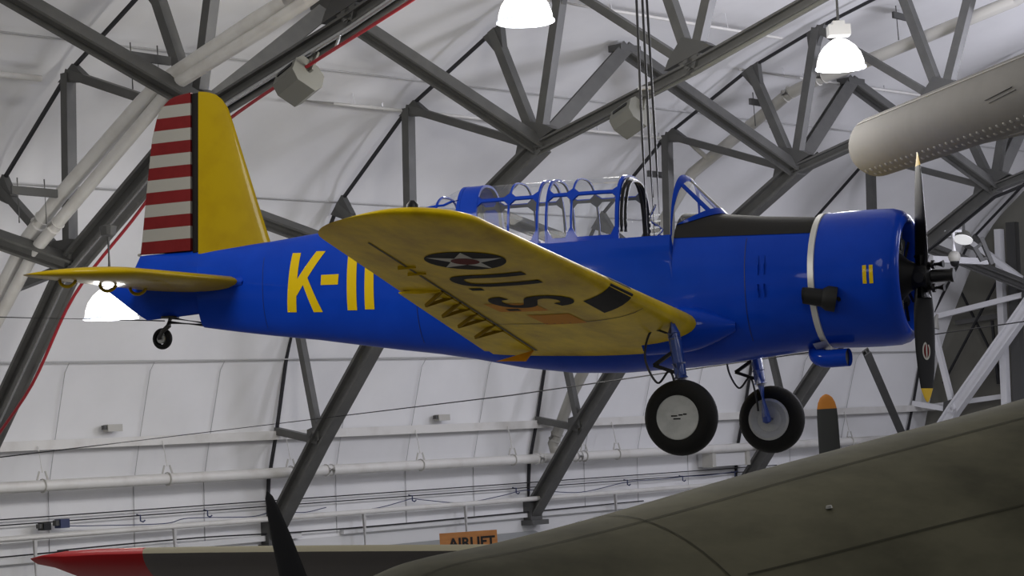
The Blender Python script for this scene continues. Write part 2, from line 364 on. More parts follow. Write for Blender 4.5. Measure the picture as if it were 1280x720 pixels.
# ================================================================== PIPES ALONG THE WALL AND ROOF
def pipe(name, pts, r, m, lab, cat, group=None, n=14, collars=(), cm='pipe'):
    pts = [Vector(p) for p in pts]; t = thing(name, pts[0], lab, cat, group)
    b = MB(); b.tube(pts, r, n); b.build('pipe_run', m, t, smooth=50)
    for c, d in collars:
        b = MB(); d = Vector(d).normalized(); b.tube([c-d*.07, c+d*.07], r*1.2, n); b.build('coupling', cm, t, smooth=50)
    return t
main = pipe('wall_pipe', [pt(k, .55, -.50-.035*k) for k in (-4.5, 0, 1, 2.04, 3.0, 4.0)], .098, 'pipe', 'thick white pipe running the length of the wall, lower of two', 'pipe', collars=[(pt(1.02+.13, .55, -.54), AX), (pt(1.97, .55, -.57), AX), (pt(2.06, .55, -.574), AX), (pt(2.14, .55, -.578), AX)])
t = thing('wall_channel', pt(.2, .3, .18), 'flat white channel on the wall above the thick pipe', 'channel')
b = MB(); p, q = pt(-4.5, .34, .235), pt(4.13, .34, .10); b.bar(p, q, .16, .16, ZX); b.build('channel_run', 'pipe', t)
for i, k in enumerate((.255, .62, 1.02, 1.49, 1.86, 2.17, 2.32, 3.05, 3.55)):
    t = thing('pipe_hanger', pt(k, .55, .05), 'rod hanger on the thick white wall pipe, %s from the left' % ['first', 'second', 'third', 'fourth', 'fifth', 'sixth', 'seventh', 'eighth', 'ninth'][i], 'hanger', 'rod hangers on the wall pipe')
    zc = -.50-.035*k
    b = MB(); b.tube([pt(k, .45, .15-.016*k), pt(k, .55, zc+.22)], .012, 6); b.build('rod', 'pipe', t)
    b = MB(); b.tube([pt(k, .55, zc) + (BX*math.sin(a)+ZX*math.cos(a))*.112 for a in [2*math.pi*j/16 for j in range(16)]], .012, 6, True); b.bar(pt(k-.008, .55, zc+.24), pt(k-.016, .55, zc+.08), .012, .03); b.bar(pt(k+.008, .55, zc+.24), pt(k+.016, .55, zc+.08), .012, .03); b.build('clamp_ring', 'pipe_tan', t)
rail = thing('handrail_pipe', pt(0, .32, -1.36), 'slim white rail with short legs along the lower wall', 'rail')
b = MB(); b.tube([pt(k, .32, -1.34-.025*k) for k in (-4.5, 0, 1, 2, 3.2)], .05, 10); b.build('rail_tube', 'pipe', rail, smooth=50)
for k in (-.6, .25, .66, 1.30, 1.69, 2.34, 3.0):
    b = MB(); b.tube([pt(k, .32, -1.40), pt(k, .32, -2.9)], .042, 8); b.build('leg', 'pipe', rail, smooth=50)
def wire(name, pts, r, lab, cat, m='black_cable', group=None, n=6):
    b = MB(); b.tube(pts, r, n); return tag(b.build(name, m, smooth=60), lab, cat, group)
CG = 'cable runs along the lower wall'
wire('wall_cable', [pt(k, .15, -1.025-.017*k) for k in (-4, 0, 1, 2, 3.2)], .012, 'thin dark cable on the lower wall, upper of the close pair', 'cable', group=CG)
wire('wall_cable', [pt(k, .15, -1.118-.02*k) for k in (-4, 0, 1, 2, 3.2)], .012, 'thin dark cable on the lower wall, lower of the close pair', 'cable', group=CG)
wire('wall_cable', smoothpath([pt(-2, .15, -1.66), pt(.15, .15, -1.64), pt(.35, .15, -1.61), pt(.75, .15, -1.60), pt(1.05, .15, -1.65), pt(1.4, .15, -1.67), pt(1.9, .15, -1.66), pt(2.5, .15, -1.64)]), .015, 'black cable sagging low on the wall under the white rail', 'cable', group=CG)
pts = []
for i, k in enumerate((.43, .72, 1.0, 1.18)): pts += [pt(k-.08, .2, -1.30), pt(k, .2, -1.24)]
wire('data_cable', smoothpath([pt(.33, .2, -1.20)] + pts[1:]), .009, 'blue grey data cable looping between wall hooks, left', 'cable', 'navy')
wire('data_cable', smoothpath([pt(1.2, .2, -1.37), pt(1.36, .2, -1.33), pt(1.46, .2, -1.24), pt(1.5, .2, -1.2), pt(1.54, .2, -1.24), pt(1.7, .2, -1.36), pt(1.86, .2, -1.28), pt(1.93, .2, -1.22), pt(2.0, .2, -1.22), pt(2.2, .2, -1.34), pt(2.42, .2, -1.20), pt(2.58, .2, -1.2), pt(2.70, .2, -1.18), pt(2.82, .2, -1.19), pt(2.98, .2, -1.15)]), .009, 'blue grey data cable looping between wall hooks, right', 'cable', 'navy')
ORD = ['first', 'second', 'third', 'fourth', 'fifth', 'sixth', 'seventh', 'eighth', 'ninth']
for ih, k in enumerate((.57, .78, 1.02, 1.5, 1.92, 2.42, 2.69, 2.96)):
    b = MB(); z = -1.13-.02*k; b.tube([pt(k, .1, z+.03), pt(k, .2, z+.02), pt(k, .2, z-.08), pt(k+.008, .2, z-.10), pt(k+.014, .2, z-.075)], .014, 6)
    tag(b.build('cable_hook', 'navy'), 'small J shaped cable hook on the lower wall, %s from the left' % ORD[ih], 'hook', 'cable hooks on the wall')

# twin big white pipes, upper left
def tw(k, rows): return [pt(k, *q) for q in rows]
T1 = [(11.6, 6.1), (9.75, 5.74), (9.09, 5.59), (6.98, 5.05), (6.55, 4.85), (4.5, 3.76), (3.58, 3.18), (2.86, 2.48), (1.2, .9)]
T2 = [(12.0, 6.1), (10.14, 5.68), (9.24, 5.44), (7.26, 4.98), (6.85, 4.74), (5.0, 3.7), (3.85, 3.05), (2.84, 2.12), (1.4, .8)]
for kk, rows, rp, lab in ((-.06, T1, .112, 'thick white pipe rising at upper left, outer of the pair'), (-.06, T2, .092, 'thick white pipe rising at upper left, inner of the pair')):
    P = tw(kk, rows); 
    pipe('roof_pipe', P, rp, 'pipe', lab, 'pipe', 'twin white roof pipes', collars=[(lerp(P[5], P[6], .55), P[6]-P[5])])
# grey branch pipe from the roof down to the wall pipe
BR = [(13, 7.3), (11.86, 7.04), (8.75, 6.46), (7.7, 6.30), (6.92, 6.10), (4.51, 4.88), (3.55, 3.85), (1.05, .72), (.45, -.30), (.55, -.574)]
P = [pt(2.05, *q) for q in BR]
br = pipe('branch_pipe', P, .115, 'pipe_tan', 'tan grey pipe falling from the roof behind the canopy to the wall pipe', 'pipe', collars=[(P[3], P[4]-P[2]), (P[4], P[5]-P[3]), (lerp(P[7], P[8], .85), P[8]-P[7])], cm='pipe_tan')
b = MB(); b.tube([pt(2.0, 4.2, 5.62), pt(2.02, 4.55, 5.55), pt(2.04, 5.0, 5.08)], .05, 8); b.build('feeder', 'pipe_tan', br, smooth=50)
# slim sprinkler pipes under the liner
SP = 'slim sprinkler pipes under the roof'
def sprink(k0, k1, s, z, lab, rr=.03):
    t = thing('sprinkler_pipe', pt(k0, s, z), lab, 'pipe', SP)
    b = MB(); b.tube([pt(lerp(k0, k1, q/6), s, z) for q in range(7)], rr, 8); b.build('pipe_run', 'pipe', t, smooth=50)
    q = max(2, int((k1-k0)*3))
    for i in range(q):
        k = lerp(k0, k1, (i+.5)/q); b = MB(); b.tube([pt(k, s, z), pt(k, s-.06, z+.30)], .009, 5); b.build('hanger_rod', 'steel_light', t)
        b = MB(); b.tube([pt(k+.09, s, z-.03), pt(k+.09, s, z+.10)], .016, 6); b.build('sprinkler_head', 'chrome', t)
sprink(-.9, -.06, 4.12, 5.55, 'stub of slim white pipe ending near the left edge', .05)
sprink(.62, 1.48, 4.12, 5.62, 'slim white pipe crossing right of the left floodlight')
sprink(1.5, 2.02, 4.12, 5.60, 'slim white pipe crossing behind the hanging cables')
sprink(1.0, 1.9, 7.6, 6.95, 'slim white pipe high above the floodlight beside the cables')
sprink(2.0, 3.6, 6.1, 6.66, 'slim white pipe under the roof right of the lit lamp')
# bracket plates with rods
def hb(k, s, z, lab):
    t = thing('hanger_bracket', pt(k, s, z), lab, 'bracket', 'dark hanger brackets on the pipes')
    b = MB(); b.bar(pt(k-.035, s-.1, z+.02), pt(k+.075, s-.1, z), .05, .12); b.build('plate', 'plate', t)
    for dk in (-.02, .045):
        b = MB(); b.tube([pt(k+dk, s-.1, z+.2), pt(k+dk, s-.08, z-.45)], .011, 5); b.build('rod', 'plate', t)
hb(-.17, 4.88, 3.75, 'small dark bracket above the twin pipes at left edge')
hb(-.12, 7.18, 5.36, 'small dark bracket beside the twin pipes above the fin')
hb(2.0, 3.98, 4.9, 'small dark bracket just left of the windscreen')
hb(2.03, 6.40, 6.0, 'small dark bracket on the tan pipe left of the lit lamp')
hb(2.2, 8.92, 7.36, 'small dark bracket on the tan pipe right of the lit lamp')

# red hose and bright conduit on the first arch
RH = [(13, 5.75), (11.84, 5.40), (9.76, 4.86), (8.17, 4.40), (6.9, 3.88), (5.94, 3.26), (4.46, 2.30), (3.31, 1.06), (2.07, .10), (1.2, -.9)]
hose = thing('red_hose', pt(-.03, 8.17, 4.4), 'red hose slung below the arch behind the tail fin', 'hose')
b = MB(); b.tube(smoothpath([pt(-.03, *q) for q in RH], 6), .024, 8); b.build('hose_run', 'red_hose', hose, smooth=60)
for q in ((10.4, 5.04), (7.0, 3.95), (3.4, 1.15)):
    b = MB(); b.bar(pt(-.03, *q), pt(-.01, q[0]-.05, q[1]+.22), .03, .03); b.build('hook', 'chrome', hose)
def along(k, off, rows=NI): # offset below the inner chord
    out = []
    for i, (s, z) in enumerate(rows):
        a = rows[max(i-1, 0)]; c = rows[min(i+1, len(rows)-1)]; t = Vector((c[0]-a[0], c[1]-a[1])).normalized(); out.append(pt(k, s+t.y*off, z-t.x*off))
    return out
wire('conduit', along(-.012, .125), .035, 'bright metal conduit under the arch behind the tail fin', 'conduit', 'chrome', 'conduits on the arches', 10)
wire('conduit', along(.014, .125), .05, 'dull grey conduit under the arch behind the tail fin', 'conduit', 'steel', 'conduits on the arches', 10)
wire('conduit', along(.988, .125)[3:], .035, 'metal conduit under the arch beside the hanging cables', 'conduit', 'box_grey', 'conduits on the arches', 10)
wire('conduit', along(2.978, .22)[2:6], .035, 'black cable looping under the arch above the propeller hub', 'cable', 'black_cable', 'conduits on the arches', 8)

# ================================================================== LAMPS AND BOXES
def high_bay(p, r, rod_to, lab, ballast=True):
    t = thing('high_bay_lamp', p, lab, 'lamp', 'lit high bay lamps')
    pr = [(0, r*1.04), (.04*r, r), (.3*r, r*.97), (.62*r, r*.86), (.9*r, r*.66), (1.1*r, r*.42), (1.2*r, r*.26)]
    b = MB(); b.lathe(p, (0, 0, 1), pr, 32, True); b.build('bowl', 'bowl', t, smooth=50)
    b = MB(); b.lathe(p, (0, 0, 1), [(-.03*r, r*.98), (-.03*r, r*1.06), (.035*r, r*1.06), (.035*r, r*.98)], 32, False); b.build('rim', 'bowl_rim', t)
    b = MB(); b.lathe(p, (0, 0, 1), [(1.16*r, r*.12), (1.34*r, r*.12)], 12); b.box(p+ZX*(1.56*r), (r*.92, r*.72, r*.44)); b.box(p+ZX*(1.86*r), (r*.5, r*.45, r*.2)); b.build('ballast', 'ballast', t)
    b = MB(); b.tube([p+ZX*(1.9*r), Vector(rod_to)], .022, 8); b.build('stem', 'plate', t)
    lamp_light(p-ZX*.25, LAMP_W*.25, r=r*.8)
high_bay(at(657, 27, 27), .345, at(657, 27, 27)+ZX*3.2, 'lit white bowl lamp cut by the top edge left of the cables')
high_bay(at(1051, 85, 31), .345, at(1051, 85, 31)+ZX*3.0, 'lit white bowl lamp with ballast under the roof, upper right')
pc = at(139, 398, 29); high_bay(pc, .35, pc+ZX*1.1, 'lit white bowl lamp partly hidden behind the yellow tailplane')
b = MB(); q = pc+ZX*1.12; b.lathe(q, (0, 0, 1), [(0, .10), (.12, .12), (.14, .05)], 12); tag(b.build('lamp_hook', 'plate'), 'dark junction under the arch holding the lamp by the tailplane', 'bracket')

def flood(p, lab, k, tilt):
    t = thing('floodlight_box', p, lab, 'floodlight', 'grey box floodlights on the arches')
    X = (AX*.55+BX*.83).normalized()*1; s = (BX*.93+ZX*.36).normalized(); f = -ZX*.75 - AX*.55 + BX*.1; d = (f - s*f.dot(s)).normalized(); u = s.cross(d)
    prof = [(-.20, -.16), (-.20, .10), (-.12, .22), (.08, .24), (.22, .16), (.24, -.12), (.14, -.24), (-.08, -.24)]
    w = .44; b = MB(); b.prism([p + d*x + u*z - s*(w/2) for x, z in prof], s*w); b.build('housing', 'box_grey', t)
    b = MB(); b.prism([p + d*.235 + u*z*1 + s*x for x, z in ((-.19, -.11), (.19, -.11), (.19, .15), (-.19, .15))], d*.025); b.build('lens', 'lens_dim', t) if False else None
    b = MB()
    for q in (-1, 1): b.bar(p+s*q*(w/2+.03), p+s*q*(w/2+.03)-d*.36, .03, .09, s)
    b.bar(p-s*(w/2+.03)-d*.36, p+s*(w/2+.03)-d*.36, .09, .03); b.build('yoke', 'box_grey', t)
    b = MB(); b.tube(smoothpath([p-d*.18-s*.12, p-d*.34-s*.34, p-d*.5-s*.3, p-d*.46-s*.1]), .018, 6); b.build('power_cord', 'plate', t)
    b = MB(); b.box(p-d*.0+u*(-.245), (.06, .3, .02), (d, s, u)); b.build('latch', 'dark_metal', t)
flood(at(374, 101, 28.3), 'grey box floodlight hanging from the arch by the red hose', 0, .3)
flood(at(789, 147, 33.5), 'grey box floodlight hanging from the arch left of the cables', 1, .2)
# little wall boxes
def wbox(name, c, size, m, lab, cat, knob=True):
    t = thing(name, c, lab, cat); b = MB(); b.box(c, size, (BX, AX, ZX)); b.build('housing', m, t)
    b = MB(); b.box(c-AX*(size[1]/2+.03)+ZX*(size[2]*.1), (size[0]*.6, .06, size[2]*.6), (BX, AX, ZX)); b.build('bracket', 'plate', t)
wbox('emergency_light', pt(.475, .42, .40), (.14, .30, .12), 'pipe_tan', 'small pale box lamp on the wall channel, left one', 'wall lamp')
wbox('emergency_light', pt(1.60, .42, .35), (.14, .30, .12), 'pipe_tan', 'small pale box lamp on the wall channel, middle one', 'wall lamp')
wbox('wall_speaker', pt(.285, .25, -1.19), (.18, .14, .12), 'black', 'small black speaker on the lower wall, left of two', 'speaker')
wbox('wall_speaker', pt(.335, .25, -1.16), (.18, .18, .15), 'navy', 'small navy speaker on the lower wall, right of two', 'speaker')
t = thing('wall_cabinet', pt(2.9, .3, -.80), 'pale square boxes under the pipe between the two main wheels', 'box')
b = MB(); b.box(pt(2.88, .28, -.82), (.45, 1.15, .36), (BX, AX, ZX)); b.build('cabinet_body', 'wall_white', t)
b = MB(); b.box(pt(2.79, .42, -.82), (.3, .12, .38), (BX, AX, ZX)); b.build('left_post', 'pipe_tan', t)
b = MB(); b.box(pt(2.97, .42, -.82), (.3, .12, .38), (BX, AX, ZX)); b.build('right_post', 'pipe_tan', t)
# dome camera, round lamp and bracket by the propeller
p = at(1193, 322, 46); t = thing('dome_camera', p, 'white dome security camera hanging right of the propeller hub', 'camera')
b = MB(); b.lathe(p, (0, 0, 1), [(-.10, .08), (-.06, .115), (.02, .135), (.09, .115), (.14, .06)], 20); b.build('housing', 'pipe_tan', t, smooth=50)
b = MB(); b.lathe(p-ZX*.11, (0, 0, 1), [(-.09, .02), (-.06, .075), (0, .10), (.03, .10)], 16); b.build('dark_dome', 'black', t, smooth=50)
b = MB(); b.tube([p+ZX*.12, p+ZX*.55], .05, 10); b.box(p+ZX*.56, (.36, .12, .05)); b.build('stem', 'steel_light', t)
p = at(1204, 299, 46.5); t = thing('round_spotlight', p, 'white round spotlight tilted under the arch above the dome camera', 'spotlight')
ax = (-ZX*.8 - AX*.25 - BX*.1 + CF*-.25).normalized()
b = MB(); b.lathe(p, ax, [(-.16, .12), (-.05, .19), (0, .22)], 24); b.build('can', 'box_grey', t, smooth=50)
b = MB(); b.lathe(p, ax, [(0.005, .205), (.02, .205)], 24); b.build('lens', 'lens_dim', t)
b = MB(); b.bar(p-ax*.14, p-ax*.14+ZX*.35, .05, .05); b.build('mount', 'plate', t)
t = thing('ladder_bracket', at(1230, 315, 47), 'small dark ladder-like bracket near right edge', 'bracket')
for a_, c_ in (((1218, 309), (1228, 326)), ((1226, 297), (1240, 330))):
    b = MB(); b.bar(at(*a_, 47), at(*c_, 47), .09, .09); b.build('side_rail', 'plate', t)
for a_, c_ in (((1219, 311), (1229, 303)), ((1226, 325), (1236, 322))):
    b = MB(); b.bar(at(*a_, 47), at(*c_, 47), .07, .07); b.build('rung', 'plate', t)
p = at(1169, 402, 50); t = thing('white_fixture', p, 'small white horn just behind the lower propeller blade', 'speaker')  # white cone put in for a small bright highlight, not a known speaker
b = MB(); b.lathe(p, (-.35, 0, -1), [(-.18, .03), (-.05, .06), (.12, .13), (.15, .14)], 16); b.build('cone', 'white', t, smooth=50)
b = MB(); b.bar(p, p-CR*.3, .05, .05); b.build('arm', 'plate', t)

# ================================================================== THE BLUE TRAINER
yaw, pit, rol = math.radians(-23.65), math.radians(.893), math.radians(-1.167)
RA = Matrix.Rotation(yaw, 4, 'Z') @ Matrix.Rotation(pit, 4, 'Y') @ Matrix.Rotation(rol, 4, 'X')
plane = thing('trainer_airplane', (3.857, 20.267, 1.267+H), 'blue and yellow propeller trainer hanging from the roof, K-11 on its side', 'airplane')
plane.matrix_world = Matrix.Translation((3.857, 20.267, 1.267+H)) @ RA
def part(mb, name, m, parent=plane, smooth=50, label=None): return mb.build(name, m, parent, smooth, True, label)
def w2l(p): return plane_inv @ Vector(p)
plane_mat = Matrix.Translation((3.857, 20.267, 1.267+H)) @ RA; plane_inv = plane_mat.inverted()
def l2w(p): return plane_mat @ Vector(p)

# fuselage: x, top, bottom, half width, exponent
ST = [(-.72, .575, -.575, .575, 2.05), (-.95, .62, -.63, .62, 2.1), (-1.5, .665, -.685, .61, 2.2), (-1.95, .72, -.735, .585, 2.3), (-2.29, .75, -.76, .565, 2.35),
      (-2.31, 1.0, -.762, .565, 2.35), (-3.0, 1.0, -.785, .545, 2.4), (-3.54, 1.0, -.765, .525, 2.4), (-4.1, 1.0, -.69, .50, 2.4), (-4.6, 1.0, -.585, .46, 2.4), (-4.98, 1.0, -.52, .43, 2.35),
      (-5.0, .985, -.515, .428, 2.35), (-5.5, .93, -.445, .375, 2.3), (-6.0, .875, -.37, .325, 2.2), (-6.45, .835, -.30, .285, 2.15), (-7.0, .785, -.23, .235, 2.1), (-7.45, .76, -.165, .20, 2.1), (-7.86, .75, -.10, .165, 2.1),
      (-7.87, .75, .055, .145, 2.1), (-8.2, .742, .035, .11, 2.0), (-8.5, .737, .02, .08, 2.0), (-8.6, .735, .015, .065, 2.0), (-8.68, .73, .06, .05, 2.0), (-8.80, .52, .14, .035, 2.0), (-8.98, .43, .27, .022, 2.0), (-9.1, .395, .355, .008, 2.0)]
SILL = .505
def fus(x):
    xs = [-q[0] for q in ST]; return [interp(-x, xs, [q[i] for q in ST]) for i in (1, 2, 3, 4)]
def sec(x, th, sh=None):
    zt, zb, w, n_ = sh or fus(x); c, s = math.cos(th), math.sin(th); zc = (zt+zb)/2; h = (zt-zb)/2
    return Vector((x, w*math.copysign(abs(s)**(2/n_), s), zc + h*math.copysign(abs(c)**(2/n_), c)))
NS = 64; JC = 13
def th_of_z(x, z, sh=None):
    lo, hi = 0, math.pi
    for _ in range(40):
        m_ = (lo+hi)/2
        if sec(x, m_, sh).z > z: lo = m_
        else: hi = m_
    return lo
def side_pt(x, z, off=.004, sgn=-1):     # point on the fuselage side (starboard) at x, z
    th = th_of_z(x, z); p = sec(x, th); e = 1e-3; a = sec(x, th+e) - sec(x, th-e); d = sec(x+.01, th)-sec(x-.01, th); nrm = a.cross(d).normalized()
    if nrm.y < 0: nrm = -nrm
    p = p + nrm*off; return Vector((p.x, sgn*p.y, p.z))
rings = []
for (x, zt, zb, w, n_) in ST:
    sh = (zt, zb, w, n_); op = -4.99 < x < -2.30; ring = []
    ths = th_of_z(x, SILL, sh) if op else None
    for j in range(NS):
        jj = min(j, NS-j); sg = 1 if j <= NS/2 else -1
        if op:
            if jj >= JC: p = sec(x, ths + (math.pi-ths)*(jj-JC)/(NS/2-JC), sh)
            else:
                ys = sec(x, ths, sh).y; r_ = JC-1-jj
                p = Vector((x, ys-.035, SILL)) if r_ == 0 else Vector((x, (ys-.04)*min(1, jj/8), -.15))
        else:
            p = sec(x, math.pi*jj/(NS/2), sh)
        ring.append(Vector((p.x, sg*abs(p.y), p.z)))
    rings.append(ring)
b = MB(); b.rings(rings); body = part(b, 'fuselage', 'blue', smooth=35)
# matt black anti-glare deck
b = MB(); g = []
for i in range(25):
    x = lerp(-.84, -2.29, i/24); zb_ = interp(-x, [.84, 2.29], [.43, .47]); th = th_of_z(x, zb_)
    g.append([sec(x, lerp(-th, th, j/24)) + Vector((0, 0, 0)) for j in range(25)])
for r_ in g:
    for p in r_: v = Vector((0, p.y, p.z)); p += v.normalized()*.006
b.rings(g, False, False, 0, False); part(b, 'anti_glare_panel', 'anti_glare', label='matt black panel on top of the nose')
# panel seams and small louvres
def side_strip(name, x0, z0, x1, z1, w, m, off=.003, n=14, parent=body, label=None):
    b = MB(); rows = []
    d = Vector((x1-x0, z1-z0)).normalized(); nx, nz = -d.y*w/2, d.x*w/2
    for i in range(n+1):
        x, z = lerp(x0, x1, i/n), lerp(z0, z1, i/n); rows.append([side_pt(x+nx, z+nz, off), side_pt(x-nx, z-nz, off)])
    b.rings(rows, False, False, 0, False); return part(b, name, m, parent, label=label)
MT['seam_blue'] = mat('seam_blue', (.004, .014, .10), .4)
side_strip('panel_seam', -1.55, .42, -1.55, -.55, .008, 'seam_blue')
side_strip('panel_seam', -5.1, .45, -5.1, -.40, .008, 'seam_blue')
side_strip('panel_seam', -7.0, .60, -7.0, -.15, .006, 'seam_blue')
for x in (-1.42, -1.36):
    for z0, z1 in ((.24, .06), (-.03, -.15)):
        b = MB(); b.tube([side_pt(x, z0, .004), side_pt(x, (z0+z1)/2, .014), side_pt(x, z1, .004)], .009, 6); part(b, 'louvre', 'blue', body)
# K-11 on the side
def flat_glyph(name, strokes, m, parent, label=None):
    b = MB()
    for (a0, a1, c0, c1) in strokes:      # quad: edge a0-a1 to edge c0-c1, each (x,z)
        rows = []
        for i in range(15):
            t = i/14; p = (lerp(a0[0], c0[0], t), lerp(a0[1], c0[1], t)); q = (lerp(a1[0], c1[0], t), lerp(a1[1], c1[1], t))
            rows.append([side_pt(lerp(p[0], q[0], u/4), lerp(p[1], q[1], u/4), .005) for u in range(5)])
        b.rings(rows, False, False, 0, False)
    return part(b, name, m, parent, label=label)
def XZ(px, py, y=-.27):     # photo pixel to the fuselage side plane
    o_ = plane_inv @ Vector((0, 0, H)); d_ = (RA.inverted().to_3x3()) @ (CF + CR*((px-640)/F_PX) - CU*((py-360)/F_PX)); t = (y-o_.y)/d_.y; q = o_+d_*t; return (q.x, q.z)
lt = flat_glyph('fuselage_lettering', [
    (XZ(363, 316), XZ(374, 316), XZ(357.5, 390), XZ(369.5, 390)),
    (XZ(394.5, 314), XZ(406.5, 314), XZ(370, 352), XZ(371, 370)),
    (XZ(377, 349), XZ(383, 342), XZ(392, 390), XZ(404, 390)),
    (XZ(403.5, 344), XZ(403, 356.5), XZ(426.5, 343), XZ(425.5, 356)),
    (XZ(437.5, 318), XZ(450, 318), XZ(437, 388), XZ(449.5, 388)),
    (XZ(461, 326), XZ(472.5, 326), XZ(460, 387), XZ(472.5, 387))], 'letter_yellow', body, 'large yellow K-11')

# ---- cowling
b = MB(); cz = .012
pr = [(-.88, .60), (-.87, .645), (-.6, .652), (-.42, .652), (-.235, .645), (-.16, .622), (-.115, .585), (-.092, .545), (-.097, .52), (-.13, .505), (-.28, .492), (-.45, .51)]
b.lathe((0, 0, cz), (1, 0, 0), pr, 64, False); cowl = part(b, 'engine_cowling', 'blue', smooth=45)
b = MB(); b.lathe((0, 0, cz), (1, 0, 0), [(-.935, .628), (-.93, .645), (-.872, .657), (-.866, .645)], 64, False); part(b, 'cowl_band', 'silver', cowl, label='silver band behind the cowling')
b = MB(); b.lathe((0, 0, cz), (1, 0, 0), [(-.52, .001), (-.52, .50), (-.5, .50), (-.5, .001)], 40); part(b, 'baffle', 'engine', cowl)
def cowl_pt(x, z, off=.004):
    r_ = interp(-x, [-q[0] for q in pr[::-1][4:][::1]] if False else [.115, .16, .235, .42, .6, .87], [.585, .622, .645, .652, .652, .645]) + off
    return Vector((x, -math.sqrt(max(0, r_*r_-(z-cz)**2)), z))
b = MB()
for x0 in (-.405, -.343):
    rows = [[cowl_pt(x0+u*.036, lerp(.085, -.085, i/8)) for u in (0, .5, 1)] for i in range(9)]; b.rings(rows, False, False, 0, False)
part(b, 'cowl_number', 'letter_yellow', cowl, label='small yellow 11')
for i, a in enumerate((math.radians(256), math.radians(284))):
    b = MB(); rr = .655; rows = []
    for q in range(7):
        t = a + (q-3)*.075; rows.append([Vector((-.87, rr*math.cos(t), cz+rr*math.sin(t))), Vector((-1.0, (rr+.0)*math.cos(t), cz+(rr+.03)*math.sin(t)))])
    b.rings(rows, False, False, 0, False); part(b, 'cowl_flap', 'silver', cowl)
# ---- engine seen through the cowl mouth
b = MB(); b.lathe((0, 0, cz), (1, 0, 0), [(-.5, .26), (-.3, .27), (-.2, .22), (-.12, .15), (-.04, .11)], 24); eng = part(b, 'radial_engine', 'engine')
for i in range(9):
    a = 2*math.pi*i/9 + .2; d = Vector((0, math.cos(a), math.sin(a))); b = MB(); c = Vector((-.31, 0, cz))
    pp = []
    for q in range(12): pp += [(.22+q*.02, .095), (.23+q*.02, .095), (.23+q*.02, .078), (.24+q*.02, .078)]
    b.lathe(c, d, pp, 14); b.tube([c+d*.25+Vector((.12, 0, 0)), c+d*.44+Vector((.12, .02, 0))], .014, 6); part(b, 'cylinder', 'engine_grey', eng)
# ---- propeller
def blade_mesh(sgn, rt=1.175, tip=None):
    secs = []; P = [(.08, .15, .07, 56), (.20, .19, .06, 50), (.32, .225, .045, 42), (.5, .25, .032, 37), (.7, .25, .024, 33), (.9, .215, .018, 31), (1.05, .165, .013, 30), (1.13, .105, .010, 24), (1.165, .055, .008, 24), (1.178, .015, .006, 24)]
    for r_, ch, th, be in P:
        be = math.radians(be); d = Vector((math.sin(be), -sgn*math.cos(be)*-1*-1, 0)); d = Vector((math.sin(be), (-1 if sgn > 0 else 1)*math.cos(be), 0)); nn = d.cross(Vector((0, 0, 1)))
        secs.append([Vector((0, 0, sgn*r_)) + d*(ch/2*math.cos(2*math.pi*j/16)) + nn*(th/2*math.sin(2*math.pi*j/16)) for j in range(16)])
    return secs
TILT = Matrix.Rotation(math.radians(0), 3, 'X')
b = MB(); b.lathe((0, 0, 0), (1, 0, 0), [(-.14, .10), (-.08, .125), (.06, .125), (.085, .09), (.09, .062), (.27, .058), (.272, .068), (.30, .068), (.30, .02)], 24)
prop = part(b, 'propeller', 'black', smooth=40)
b = MB(); b.tube([(0, 0, -.2), (0, 0, .2)], .075, 16); b.tube([(0, -.16, -.02), (0, .16, .02)], .05, 12); part(b, 'hub_barrel', 'black', prop)
for z in (.105, -.115):
    b = MB(); b.tube([(.06, -.03, z), (.215, -.05, z)], .036, 12); b.lathe((.1, -.04, z), (1, 0, 0), [(0, .042), (.03, .042)], 12); part(b, 'counterweight', 'black', prop)
for sgn in (1, -1):
    S = blade_mesh(sgn); b = MB(); b.rings(S[:7]); bl = part(b, 'blade', 'black', prop)
    b = MB(); b.rings(S[6:]); part(b, 'blade_tip', 'tip_yellow', bl, label='yellow tip')
    if sgn < 0:     # maker's oval badge
        be = math.radians(33); d = Vector((math.sin(be), math.cos(be), 0)); nn = d.cross(Vector((0, 0, 1))); nn = nn if nn.y < 0 else -nn
        for nm, sx, sz, m_, off in (('badge', .05, .085, 'marking_white', .0135), ('badge_centre', .034, .066, 'red', .0150), ('badge_stripe', .009, .075, 'marking_white', .0165)):
            b = MB(); b.add([Vector((0, 0, -.70)) + d*(sx*math.cos(t)) + Vector((0, 0, sz*math.sin(t))) + nn*off for t in [2*math.pi*j/24 for j in range(24)]], [tuple(range(24))]); part(b, nm, m_, bl, False)
# ---- exhaust stub, oil cooler elbow
b = MB(); c0, c1 = Vector((-.74, -.63, -.205)), Vector((-.955, -.70, -.165))
b.tube([c0+Vector((.05, .1, 0)), c0, c1], [.10, .085, .078], 24, caps=False); b.tube([c1, c1+Vector((-.004, 0, 0)), lerp(c0, c1, .3)], [.078, .070, .068], 24, caps=False); b.lathe(lerp(c0, c1, .3), (1, 0, 0), [(0, .001), (0, .069)], 20, False)
b.lathe(c0+Vector((.02, .0, 0)), c1-c0, [(-.05, .118), (.03, .118), (.08, .086)], 24); part(b, 'exhaust_pipe', 'dark_metal')
b = MB(); b.tube(smoothpath([(-1.0, 0, -.60), (-1.02, -.08, -.68), (-.93, -.16, -.735), (-.68, -.2, -.735)], 6), .085, 18, caps=False); scoop = part(b, 'oil_cooler_scoop', 'blue')
b = MB(); b.lathe((-.70, -.2, -.735), (1, 0, 0), [(0, .001), (0, .08)], 18, False); part(b, 'scoop_mouth', 'black', scoop)

